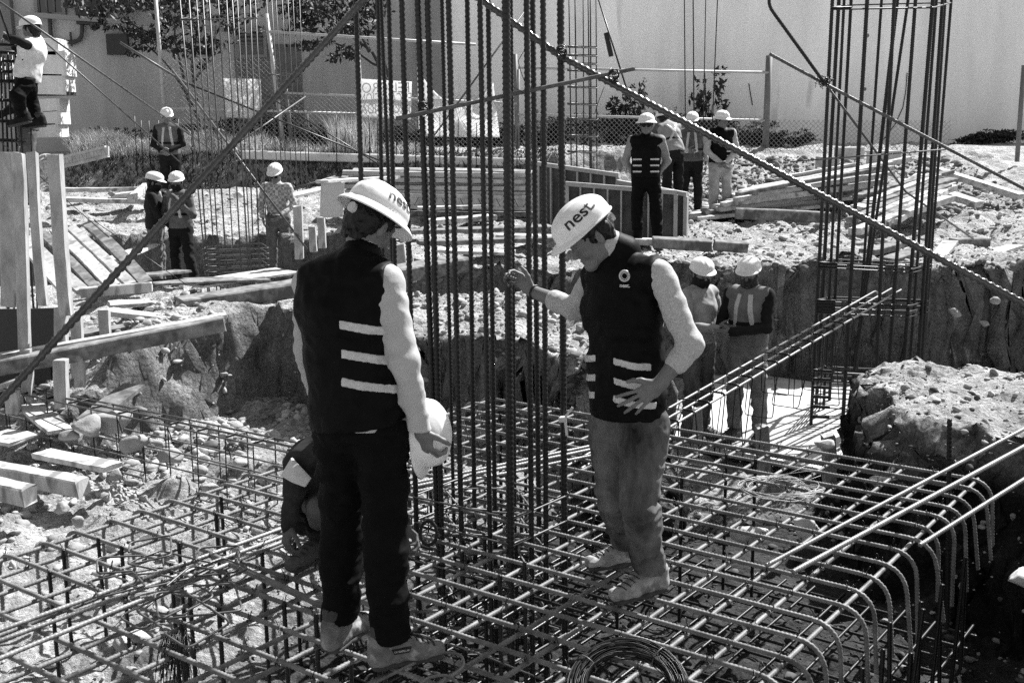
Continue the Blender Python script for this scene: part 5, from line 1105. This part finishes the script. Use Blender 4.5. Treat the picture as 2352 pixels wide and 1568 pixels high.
def person(label, J, f,  vox=.012, hatb='full', head=None, skin=None, shirt=None, vest=None, trousers=None, bootm=None, group=None, sleeves='long', g_=1.0, tapes=True, hands=True, glasses=False, mask=None, collar=True, hatz=None, extra=None, fine=None, handspec=None, shorts=None, vestopen=False, hair=True, tail=0.0, legg=1.0, lvls=(.075, .150, .225), thk=.013, slant=0.0, colh=0.0, trange=(.055, .175), cat='person'):
    """J: joints (world); f: the way the chest faces"""
    skin = skin or SKIN; f = nrm([f[0], f[1], 0]); up = vec(0, 0, 1); R_ = np.cross(f, up); fine = fine or vox*.55
    base = (J['ankL']+J['ankR'])/2*[1, 1, 0]+[0, 0, min(J['ankL'][2], J['ankR'][2])-.085]
    t = thing('person', label, cat, base, group); bu = J['neck']-J['pelvis']; bl = np.linalg.norm(bu); bu = bu/bl
    hf, hu = head if head else (f, up); C = J['head']
    pe, ch, ne = J['pelvis'], J['chest'], J['neck']; side = nrm(R_)
    def torso(F_, a=0.0, low=True):
        if tail and a == .002: F_.seg(pe+bu*.02, pe-bu*.06, (.168*g_, .124*g_), (.172*g_, .126*g_), side, .03)
        F_.seg(pe+bu*.02, pe+(ch-pe)*.5, (.158*g_+a, .112*g_+a), (.150*g_+a, .105*g_+a), side, .05)
        F_.seg(pe+(ch-pe)*.45, ch, (.150*g_+a, .105*g_+a), (.168*g_+a, .118*g_+a), side, .05)
        F_.seg(ch, ch+(ne-ch)*.55, (.168*g_+a, .118*g_+a), (.150*g_+a, .098*g_+a), side, .05)
        F_.seg(J['shL']+(ne-J['shL'])*.12-bu*.01, J['shR']+(ne-J['shR'])*.12-bu*.01, (.058*g_+a), None, None, .05)
        F_.seg(ne-bu*.05, ne+bu*.0, (.075+a, .07+a), (.060+a, .06+a), side, .04)
    def arm(F_, S_, a=0.0, end=1.0, k=.03):
        sh, el, wr = J['sh'+S_], J['el'+S_], J['wr'+S_]
        F_.seg(sh, el, .056*g_+a, .043*g_+a, None, k); F_.seg(el, el+(wr-el)*end, .043*g_+a, (.034+.005*(1-end))*g_+a, None, k)
    def leg(F_, S_, a=0.0, end=1.0):
        hp, kn, an = J['hip'+S_], J['knee'+S_], J['ank'+S_]+(J['knee'+S_]-J['ank'+S_])*.03
        q_ = legg*g_; F_.seg(hp, kn, .090*q_+a, .063*q_+a, None, .04); F_.seg(kn, an, .061*q_+a, .050*q_+a, None, .03); F_.seg(kn+(an-kn)*.15-f*.015, kn+(an-kn)*.55-f*.010, .060*q_+a, .052*q_+a, None, .03)
    # the body: one surface under the clothes, head and hands resolved finer
    Bf = Field(); torso(Bf, -.022)
    for S_ in 'LR': arm(Bf, S_, -.012, .93); leg(Bf, S_, -.016)
    Hf = head_field(C, hf, hu, ne-bu*.02); flds = [(Bf, max(vox, .014)), (Hf, fine)]
    for S_ in 'LR':
        if sleeves != 'long':
            A = Field(); e0 = J['el'+S_]; w0 = J['wr'+S_]; A.chain([e0, e0+(w0-e0)*.3, w0], [.034*g_, .039*g_, .026*g_], None, .02)
        else: A = Field()
        sp_ = (handspec or {}).get(S_)
        if hands:
            if sp_ is None:
                dh = nrm(J['wr'+S_]-J['el'+S_]); pn = nrm(-side if S_ == 'R' else side); sp_ = dict(d=dh, pn=pn, ts=None)
            ts = sp_.get('ts');
            if ts is None:   # the thumb points forward
                sd_ = np.cross(nrm(sp_['d']), nrm(sp_['pn'])); ts = 1 if sd_@f > 0 else -1
            hand_field(A, J['wr'+S_], vec(*sp_['d']), vec(*sp_['pn']), ts, sp_.get('curl', .45), sp_.get('spread', .08), sp_.get('thumb', .6), 1.0, sp_.get('curls'))
        if A.P: flds.append((A, min(fine, .0065)))
    body = part('body', flds, skin, t)
    if hair: part('hair', [(hair_field(C, hf, hu), max(fine, .005))], HAIR, t)
    # clothes
    S = Field(); torso(S, .002); wf = .0058
    for S_ in 'LR':
        arm(S, S_, .004, 1.0 if sleeves == 'long' else .42)
        if sleeves != 'long': e0 = J['el'+S_]; w0 = J['wr'+S_]; S.seg(e0+(w0-e0)*.30, e0+(w0-e0)*.42, .047*g_, .046*g_, None, .008)
        else: w0 = J['wr'+S_]; e0 = J['el'+S_]; S.seg(w0-(w0-e0)*.2, w0, .041*g_, .040*g_, None, .006)
    S.wrinkle(wf*1.3, 7, (1, 1, 2.0), 11).wrinkle(wf*.5, 15, (1, 1, 1.5), 12)
    S.cut(-bu, pe-bu*(.085 if tail else .03))
    part('shirt', [(S, vox)], shirt or SHIRT, t)
    if collar:
        c_ = Field(); hd = nrm(C-ne); c_.seg(ne+hd*.0, ne+hd*(.045+colh), (.070+colh*.5, .068+colh*.5), (.064+colh*.35, .066+colh*.3), side, .02); c_.seg(ne+hd*.0, ne+hd*.09, (.058, .056), (.056, .058), side, .004, -1); part('collar', [(c_, max(fine, .006))], (shirt or SHIRT) if collar is True else collar, t)
    if vest is not None:
        Vf = Field(); torso(Vf, .016); Vf.seg(pe+bu*.06, pe-bu*.06, (.176*g_, .132*g_), (.180*g_, .136*g_), side, .04); Vf.wrinkle(.008, 6, (1, 1, 1.3), 21).wrinkle(.005, 15, (1, 1, 1), 22)
        for S_ in 'LR':
            sh = J['sh'+S_]; o_ = nrm(sh-(J['shL']+J['shR'])/2); Vf.cut(o_+up*.22, sh+o_*.03)
        Vf.cut(-nrm(bu-side*tail), pe-bu*(.035+.35*tail)); vo = part('vest', [(Vf, vox)], vest, t)
        vc = Field(); hd = nrm(C-ne); vc.seg(ne-hd*.02, ne+hd*(.030-colh*.9), (.084, .080), (.074, .074), side, .02); vc.seg(ne-hd*.03, ne+hd*.08, (.062, .062), (.062, .062), side, .004, -1)
        part('vest_collar', [(vc, max(fine, .006))], vest, vo)
        if tapes:
            for side_name in tapes if isinstance(tapes, (list, tuple)) else [('F', -1), ('F', 1)]:
                ft, sx_ = side_name
                if ft in 'FB':
                    for lv in lvls:
                        tf = Field(); torso(tf, .0185); tf.seg(pe+bu*.06, pe-bu*.06, (.1785*g_, .1345*g_), (.1825*g_, .1385*g_), side, .04); tf.wrinkle(.008, 6, (1, 1, 1.3), 21).wrinkle(.005, 15, (1, 1, 1), 22); c = pe+bu*lv; nf = f if ft == 'F' else -f
                        bt_ = nrm(bu+side*sx_*slant); tf.cut(bt_, c+bt_*thk); tf.cut(-bt_, c-bt_*thk); tf.cut(-nf, c+nf*.03); tf.cut(-side*sx_, c+side*sx_*trange[0]); tf.cut(side*sx_, c+side*sx_*trange[1])
                        part('reflective_stripe', [(tf, max(fine*.8, .005))], TAPE, vo)
                elif ft in 'X':   # crossed straps on the back / uprights in front
                    for q in (-1, 1):
                        tf = Field(); torso(tf, .022); tf.wrinkle(.008, 6, (1, 1, 1.3), 21).wrinkle(.005, 15, (1, 1, 1), 22); nf = f*sx_; c = ch; n2 = nrm(side*q+bu*(.7 if sx_ < 0 else .12)); c2 = ch+side*q*(.0 if sx_ < 0 else .07)
                        tf.cut(n2, c2+n2*.022); tf.cut(-n2, c2-n2*.022); tf.cut(-nf, c+nf*.02); tf.cut(-bu, pe+bu*.12); tf.cut(bu, ne-bu*.04)
                        part('reflective_strap', [(tf, max(fine, .007))], TAPE, vo)
                    tf = Field(); torso(tf, .0215); tf.wrinkle(.008, 6, (1, 1, 1.3), 21).wrinkle(.005, 15, (1, 1, 1), 22); c = pe+bu*.17; tf.cut(bu, c+bu*.02); tf.cut(-bu, c-bu*.02); part('belt_band', [(tf, max(fine, .007))], DARKC, vo)
    Tf = Field(); Tf.seg(pe+bu*.035, pe-bu*.06, (.160*g_, .116*g_), (.160*g_, .118*g_), side, .04)
    for S_ in 'LR':
        leg(Tf, S_, .009); an = J['ank'+S_]; kn = J['knee'+S_]; dn = nrm(an-kn); Tf.seg(an-dn*.13, an-dn*.062, .060*g_*legg, .064*g_*legg, None, .02); Tf.seg(an-dn*.04, an-dn*.02, .001, .001)
    Tf.wrinkle(.013, 5, (1, 1, 2.2), 31).wrinkle(.008, 13, (1, 1, 1.7), 32); Tf.cut(bu, pe+bu*.05); Tf.cut(-up, (J['ankL'] if J['ankL'][2] < J['ankR'][2] else J['ankR'])+up*.025)
    for S_ in 'LR': pass
    part('trousers', [(Tf, vox)], trousers or DENIM, t)
    toe = J.get('toeL'), J.get('toeR')
    for S_, td in zip('LR', toe): boot(t, J['ank'+S_], td if td is not None else f, J.get('soleup'+S_, (0, 0, 1)), 1.08, bootm, max(fine, .006))
    if hatb: hat(t, hatz if hatz is not None else C, hf, hu, hatb, susp=(vox < .013))
    if glasses:
        F1, U1, R1 = basis(hf, hu); b = MB()
        for s in (-1, 1): b.ell(C+F1*.108+R1*s*.033-U1*.010, (.031, .007, .025), (R1, F1, U1), 12, 8)
        b.tube([C+F1*.106-R1*.012+U1*.006, C+F1*.106+R1*.012+U1*.006], .003, 5)
        for s in (-1, 1): b.tube([C+F1*.098+R1*s*.055+U1*.004, C+F1*.0+R1*s*.078+U1*.004], .0025, 5)
        b.build('sunglasses', LENS, t, True)
    if mask:
        F1, U1, R1 = basis(hf, hu); m2 = Field(); m2.ell(C+F1*.038-U1*.06, (.075, .078, .070), F1, U1, .03); m2.seg(C-U1*.08, ne+bu*.0, .075, .09, None, .04); m2.cut(U1, C-U1*.022); m2.wrinkle(.004, 18, (1, 1, 1), 8)
        part('face_scarf', [(m2, max(fine, .007))], DARKC if mask is True else mask, t)
    return t
# ================================================================ THE CAST
def JP(d): return {k: gy(*v) for k, v in d.items()}
# man seen from behind
J = JP(dict(head=(852, 512, 4.28), neck=(826, 598, 4.22), chest=(800, 715, 4.20), pelvis=(824, 925, 4.20), shL=(712, 648, 4.28), shR=(888, 652, 4.14), elL=(704, 800, 4.42), elR=(930, 828, 4.08), wrL=(726, 900, 4.62), wrR=(964, 985, 4.12),
            hipL=(780, 985, 4.24), hipR=(880, 985, 4.18), kneeL=(788, 1235, 4.34), kneeR=(886, 1240, 4.15)))
J['ankL'] = gz(782, 1486)+[0, 0, .098]; J['ankR'] = gz(900, 1533)+[0, 0, .10]
J['toeL'] = vec(.45, .85, .02); J['toeR'] = vec(.97, .35, .02)
f1 = vec(.30, .95, 0); hf = vec(.50, .70, -.54); hu = vec(.36, .22, .90)
p1 = person('man seen from behind in a black vest holding a spare white hard hat', J, f1, .008, None, (hf, hu), SKIN, SHIRT, VEST, BLACKT, None, None, 'long', 1.07, [('B', 1)], True, lvls=(.11, .215, .325), thk=.017, slant=.16, trange=(.0, .24), fine=.0045,
            handspec=dict(R=dict(d=vec(.30, .05, -.95), pn=vec(.55, .75, .1), ts=1, curls=[.75, .8, .85, .9], thumb=1.0), L=dict(d=vec(.3, .5, -.8), pn=vec(.8, -.3, 0), curl=.5)), hair=True, tail=.16, legg=1.04)
text_az = math.pi*.5
hat(p1, J['head'], hf, hu, 'full', text='nest.', tsize=.07, scale=1.03)
# the boot's side label
bt = [o for o in p1.children if o.name.startswith('boot')][-1]; d = nrm(vec(.97, .35, 0)); nn = vec(d[1], -d[0], 0); c = J['ankR']-[0, 0, .085]+d*.03+nn*.0515+[0, 0, .075]
lb = MB().add([c-d*.036+nn*.002+[0, 0, -.010]+d*.006, c+d*.036+nn*.002+[0, 0, -.010]-d*.006, c+d*.04+nn*.002+[0, 0, .010], c-d*.04+nn*.002+[0, 0, .010], c-d*.03-nn*.01+[0, 0, -.010], c+d*.03-nn*.01+[0, 0, -.010], c+d*.04-nn*.01+[0, 0, .010], c-d*.04-nn*.01+[0, 0, .010]], [(0, 1, 2, 3), (4, 7, 6, 5), (0, 4, 5, 1), (1, 5, 6, 2), (2, 6, 7, 3), (3, 7, 4, 0)]).build('label_patch', HATL, bt)
V, F_ = text_verts('CATERPILLAR', 1, .02); V = V/(V[:, 0].max()-V[:, 0].min())*.062
mk('lettering', [c+d*x+nn*.0032+vec(0, 0, 1)*y*1.15 for x, y, _ in V], F_, TAPE, bt, False)
# the hard hat in his hand
t = thing('hard_hat', 'spare white hard hat held low in the hand of the man seen from behind', 'hard hat', gy(985, 1000, 4.1))
text_az = 0
u_ = nrm(vec(.88, -.30, .30)); f_ = vec(.12, .1, -.98); hat(t, gy(962, 988, 4.24)-u_*.036, f_, u_, 'cap', name='shell', scale=1.05)
# man on the right with his hand on a bar
J = JP(dict(head=(1357, 541, 4.72), neck=(1420, 576, 4.74), chest=(1432, 712, 4.76), pelvis=(1439, 930, 4.76), shL=(1514, 632, 4.58), shR=(1370, 634, 4.94), elL=(1586, 792, 4.52), elR=(1318, 708, 5.08), wrL=(1513, 884, 4.50), wrR=(1221, 668, 5.26),
            hipL=(1480, 985, 4.70), hipR=(1404, 985, 4.82), kneeL=(1468, 1160, 4.62), kneeR=(1412, 1140, 4.82)))
J['ankL'] = gz(1492, 1366)+[0, 0, .098]; J['ankR'] = gz(1440, 1300)+[0, 0, .10]
J['toeL'] = vec(-.84, -.50, -.02); J['toeR'] = vec(-.95, -.28, -.02)
f2 = vec(-.72, -.68, 0); hf = vec(-.76, -.28, -.56); hu = vec(-.55, -.06, .83)
p2 = person('man in a black vest and jeans looking down with one hand on a bar', J, f2, .008, None, (hf, hu), SKIN, SHIRT2, VEST, DENIM, BOOTP, None, 'rolled', 1.03, [('F', -1), ('F', 1)], True, colh=.012, lvls=(.085, .16, .245), thk=.015, slant=.25, trange=(.05, .2), fine=.0045,
            handspec=dict(L=dict(d=vec(-.80, -.10, -.52), pn=vec(.1, .97, -.1), ts=None, curls=[.12, .16, .2, .24], spread=.34, thumb=.2), R=dict(d=vec(-.62, .35, .55), pn=vec(-.45, -.55, -.1), ts=1, curls=[.75, .8, .8, .85], thumb=.5)), hair=True, legg=1.05)
text_az = -math.pi*.5+.12
hat(p2, J['head']+basis(hf, hu)[1]*.004, hf, hu, 'cap', text='nest.', tsize=.082, tang=.12, scale=1.05)
vo = [o for o in p2.children if o.name.startswith('vest')][0]
def on_front(u, v, y0=4.3):       # the vest surface under a pixel
    q = np.array([v_.co[:] for v_ in vo.data.vertices])+rootloc(p2); c = q-CAM; dep = c@FW; U_ = 1176+FPX*(c@CR)/dep; W_ = 784-FPX*(c@CU)/dep; m = (np.hypot(U_-u, W_-v) < 9); return q[m][np.argmin(dep[m])]
c = on_front(1431, 640); nf = nrm(vec(-.25, -.97, .05)); r_ = nrm(np.cross(vec(0, 0, 1), nf))*1; r_ = r_ if r_[0] > 0 else -r_
b = MB()
for R1, w_ in ((.020, .0045), (.0125, .002)): b.tube([c+nf*.006+r_*R1*math.cos(a)+vec(0, 0, 1)*R1*math.sin(a)*1.05 for a in np.linspace(0, 2*math.pi, 25)], w_, 6)
b.build('round_emblem', TAPE, vo, True)
V, F_ = text_verts('nest.', 1, .03); V = V/(V[:, 0].max()-V[:, 0].min())*.042
mk('lettering', [c+nf*.010+r_*(x+.002)+vec(0, 0, 1)*(y-.040) for x, y, _ in V], F_, TAPE, vo, False)
wr = J['wrR']; el = J['elR']; d = nrm(el-wr); e1 = nrm(np.cross(d, (0, 0, 1))); e2 = np.cross(d, e1)
bar('bracelet', [wr+d*.02+e1*.034*math.cos(a)+e2*.034*math.sin(a) for a in np.linspace(0, 2*math.pi, 21)], .0035, WIRE, p2, 0, n=6)
# ---- standing figures in the middle distance: a local skeleton (x right, y forward, z up) for a height of 1.75 m
STD = dict(head=(0, .02, 1.605), neck=(0, -.015, 1.455), chest=(0, 0, 1.27), pelvis=(0, 0, .97), shL=(-.185, 0, 1.41), shR=(.185, 0, 1.41), elL=(-.235, -.02, 1.13), elR=(.235, -.02, 1.13), wrL=(-.24, .06, .88), wrR=(.24, .06, .88),
           hipL=(-.09, 0, .90), hipR=(.09, 0, .90), kneeL=(-.11, .02, .49), kneeR=(.11, .02, .49), ankL=(-.12, 0, .095), ankR=(.12, 0, .095))
def stand(label, P_, H, az, over=None, look=None, tilt=0.0, toes=(-.15, .15), **kw):
    """az: heading in degrees, 0 = away from the camera, 90 = to the right"""
    a = math.radians(az); f = vec(math.sin(a), math.cos(a), 0); r_ = vec(math.cos(a), -math.sin(a), 0); k = H/1.75; d = dict(STD); d.update(over or {})
    W = lambda q: np.asarray(P_, float)+(r_*q[0]+f*q[1]+vec(0, 0, 1)*q[2])*k
    J = {n: W(q) for n, q in d.items()}
    J['toeL'] = nrm(f+r_*toes[0]); J['toeR'] = nrm(f+r_*toes[1]); la = math.radians(look if look is not None else az)
    hf = nrm(vec(math.sin(la), math.cos(la), -math.tan(math.radians(tilt)))); hu = vec(0, 0, 1)
    return person(label, J, f, kw.pop('vox', .015), kw.pop('hatb', 'cap'), (hf, hu), g_=kw.pop('g_', 1.0)*k, **kw)
def foot(u, v, y): p = gy(u, v, y); return p
stand('man in sunglasses and a black vest standing with his hands behind him', foot(1482, 572, 15.2), 1.80, 188, dict(elL=(-.27, -.06, 1.14), elR=(.27, -.06, 1.14), wrL=(-.12, -.15, .93), wrR=(.12, -.15, .93), ankR=(.10, .0, .095), ankL=(-.16, .12, .095), kneeL=(-.14, .08, .50)),
      None, -2, vest=VEST, shirt=mat('grey_shirt', .2, .85, .2, .2, 8, .002, 50), trousers=BLACKT, hatb='full', glasses=True, vox=.013, tapes=[('F', -1), ('F', 1)], lvls=(.04, .12, .2), bootm=DARKC)
stand('man in a black vest looking aside with hands before him, right of the rear group', foot(1652, 510, 18.6), 1.80, 172, dict(elL=(-.25, .05, 1.13), elR=(.25, .05, 1.13), wrL=(-.03, .20, .95), wrR=(.05, .20, .93)), 150, 8,
      vest=VEST, shirt=mat('pale_long_shirt', .34, .85, .2, .2, 8), trousers=mat('pale_jeans', .28, .9, .2, .3, 8), hatb='full', vox=.015, tapes=[('F', -1)])
stand('worker with a pale shirt half hidden behind the surveyor', foot(1586, 500, 19.6), 1.80, 190, dict(elR=(.26, .06, 1.15), wrR=(.06, .25, 1.12)), None, 15, shirt=PALEC, trousers=DARKC, hatb='cap', vest=MIDC, tapes=[('X', 1)], mask=True)
# surveyor bending to his instrument
stand('surveyor in a grey harness vest bending with his back turned to the camera', foot(1545, 486, 18.4), 1.76, 335, dict(head=(-.02, .30, 1.47), neck=(0, .19, 1.38), chest=(0, .12, 1.22), shL=(-.19, .17, 1.34), shR=(.19, .17, 1.34), elL=(-.27, .30, 1.14), elR=(.27, .32, 1.16), wrL=(-.18, .48, 1.26), wrR=(.10, .50, 1.28)),
      None, 10, vest=mat('safety_vest_mid', .22, .8, .3, .2, 10), shirt=MIDC, trousers=DARKC, hatb='cap', tapes=[('X', -1)])
# left pair, in the trench
stand('worker in dark clothes facing right behind his partner in the left trench', gz(368, 668, -.26), 1.74, 82, dict(elL=(-.24, .10, 1.12), elR=(.24, .08, 1.12), wrL=(-.14, .30, .98), wrR=(.16, .26, .95)), None, 12, shirt=DARKC, trousers=mat('grey_trousers', .11, .9, .2, .4, 9), hatb='cap', mask=True, vest=mat('black_vest_old', .006), tapes=False)
stand('worker in a grey vest with a pale cross on his chest, hand near his mouth', gz(425, 670, -.26), 1.75, 200, dict(elL=(-.27, .06, 1.13), elR=(.27, .04, 1.13), wrL=(-.06, .24, 1.42), wrR=(.27, .12, .86), kneeL=(-.16, .06, .50), ankL=(-.24, .04, .095), shL=(-.185, .02, 1.40)), 175, 8,
      vest=mat('dusty_vest', .10, .85, .2, .25, 10), shirt=MIDC, trousers=mat('black_jeans', .008, .9, .2, .4, 9), hatb='cap', tapes=[('X', 1)], mask=True)
stand('man in a checked shirt looking down beside the left column cage', gz(646, 640, -.16), 1.73, 185, dict(elL=(-.27, .05, 1.14), elR=(.25, .05, 1.14), wrL=(-.12, .26, .98), wrR=(.16, .24, .92)), 188, 22, shirt=PLAID, trousers=mat('grey_jeans', .10, .9, .2, .4, 9), hatb='cap', glasses=True)
stand('worker in a dark vest with pale straps standing above the left pair', foot(398, 478, 20.3), 1.76, 175, dict(elL=(-.26, .06, 1.12), elR=(.26, .06, 1.12), wrL=(-.06, .24, 1.02), wrR=(.08, .24, 1.0)), 160, 16, vest=mat('dusty_vest', .10), shirt=DARKC, trousers=DARKC, hatb='cap', tapes=[('X', 1)])
# masked pair on the platform
stand('left one of the masked pair, in a pale open jacket, looking at his hands', gz(1600, 1003, -.87), 1.73, 140, dict(elL=(-.25, .06, 1.13), elR=(.24, .08, 1.13), wrL=(-.06, .28, 1.10), wrR=(.10, .30, 1.12), kneeR=(.14, .05, .49), ankL=(-.06, .02, .095)), 165, 12, shirt=mat('pale_jacket', .22, .85, .2, .35, 8, .002, 50), trousers=DENIM, hatb='cap', mask=True, vox=.012,
      vest=mat('pale_net_vest', .25, .85, .2, .3, 10), tapes=False, bootm=MIDC)
stand('right one of the masked pair, in a vest with bright stripes, writing on his hand', gz(1712, 1012, -.87), 1.75, 215, dict(elL=(-.22, .10, 1.12), elR=(.25, .06, 1.12), wrL=(.02, .34, 1.10), wrR=(.12, .32, 1.08), kneeL=(-.13, .03, .49), ankL=(-.14, 0, .095)), 205, 12,
      shirt=DARKC, vest=VESTG, trousers=mat('dusty_jeans', .16, .9, .2, .4, 8, .002, 40), hatb='cap', mask=mat('dark_print_scarf', .03, .8, .2, .9, 50), vox=.012, tapes=[('X', 1)], bootm=MIDC)
# climbing worker at the top left
J = JP(dict(head=(72, 68, 13.7), neck=(82, 92, 13.75), chest=(74, 120, 13.72), pelvis=(62, 178, 13.7), shL=(62, 104, 13.50), shR=(84, 100, 13.98), elL=(35, 92, 13.45), elR=(62, 130, 14.0), wrL=(14, 84, 13.6), wrR=(35, 110, 14.0),
            hipL=(62, 190, 13.6), hipR=(66, 188, 13.82), kneeL=(38, 222, 13.45), kneeR=(70, 232, 13.95), ankL=(52, 268, 13.6), ankR=(88, 276, 13.9)))
J['toeL'] = vec(-1, .1, -.2); J['toeR'] = vec(-1, .1, -.1)
person('worker in a white vest climbing the cage at the top left', J, vec(-.95, .2, 0), .014, 'cap', (vec(-.95, .2, -.1), vec(0, 0, 1)), SKIND, DARKC, mat('white_vest', .55, .8, .2, .2, 10), BLACKT, DARKC, None, 'long', 1.0, False)
stand('worker whose helmet shows low behind the far left cage', foot(78, 470, 14.4), 1.72, 250, dict(elL=(-.3, .15, 1.2), wrL=(-.3, .35, 1.1)), None, 10, shirt=DARKC, trousers=MIDC, hatb='cap', vest=MIDC, tapes=False)
# crouching worker behind the man seen from behind
J = JP(dict(head=(800, 1000, 5.15), neck=(752, 1020, 5.2), chest=(728, 1062, 5.25), pelvis=(722, 1150, 5.35), shL=(700, 1045, 5.3), shR=(760, 1045, 5.08), elL=(676, 1128, 5.1), elR=(810, 1120, 4.9), wrL=(662, 1205, 5.0), wrR=(925, 1205, 4.92),
            hipL=(710, 1150, 5.42), hipR=(750, 1165, 5.25), kneeL=(732, 1165, 5.02), kneeR=(810, 1190, 4.98), ankL=(735, 1240, 5.3), ankR=(822, 1262, 5.12)))
J['toeL'] = vec(-.6, -.7, -.1); J['toeR'] = vec(.9, -.3, 0)
p3 = person('worker crouching on the mat, mostly hidden by the man seen from behind', J, vec(.75, -.55, 0), .010, 'cap', (vec(.7, -.4, -.55), vec(.4, -.2, .9)), mat('work_glove', .08, .8), mat('dark_jacket', .03, .85, .05, .5, 9, .003, 30), None, mat('grey_work_trousers', .02, .9, .05, .5, 10, .002, 40), MIDC, None, 'long', 1.0, False,
       handspec=dict(R=dict(d=vec(.7, -.3, -.6), pn=vec(-.4, -.5, -.4), ts=1, curl=.8), L=dict(d=vec(-.1, -.4, -.9), pn=vec(.6, .5, 0), ts=1, curl=.9)))
q = [gy(u, v, y) for u, v, y in ((668, 1052, 5.08), (692, 1078, 5.0), (712, 1100, 4.96), (700, 1118, 4.95), (672, 1108, 4.98), (644, 1092, 5.05))]; c = sum(q)/6; V = q+[c+[0, -.035, .01]]+[x+[.005, .012, 0] for x in q]+[c+[0, -.02, .01]]
F_ = [(i, (i+1) % 6, 6) for i in range(6)]+[((i+1) % 6+7, i+7, 13) for i in range(6)]+[(i, i+7, (i+1) % 6+7, (i+1) % 6) for i in range(6)]
mk('shirt_tail', V, F_, mat('white_shirt_tail', .5, .85), p3, False)
# the surveyor's instrument
c = gy(1509, 292, 18.9); t = thing('total_station', 'surveying instrument on a tripod in front of the bending surveyor', 'total station', (c[0], c[1], gh(c[0], c[1])))
INS = mat('instrument_grey', .42, .5); b = MB().box(c, ((1, 0, 0), (0, 1, 0), (0, 0, 1)), (.075, .08, .12), .02); b.build('body', INS, t)
MB().tube([c-[0, .14, 0], c+[0, .1, 0]], .05, 12).build('telescope', FRAMED, t); MB().box(c+[0, 0, .15], ((1, 0, 0), (0, 1, 0), (0, 0, 1)), (.05, .02, .02), .006).build('handle', INS, t); MB().box(c-[0, 0, .155], ((1, 0, 0), (0, 1, 0), (0, 0, 1)), (.07, .07, .03), .01).build('base', FRAMED, t)
for k in range(3):
    a = 2.1*k+.4; q = c-[0, 0, .18]; e = q+[.45*math.cos(a), .45*math.sin(a), 0]; e[2] = gh(e[0], e[1]); MB().beam(q, e, .035, .03).build('leg', PFR, t)
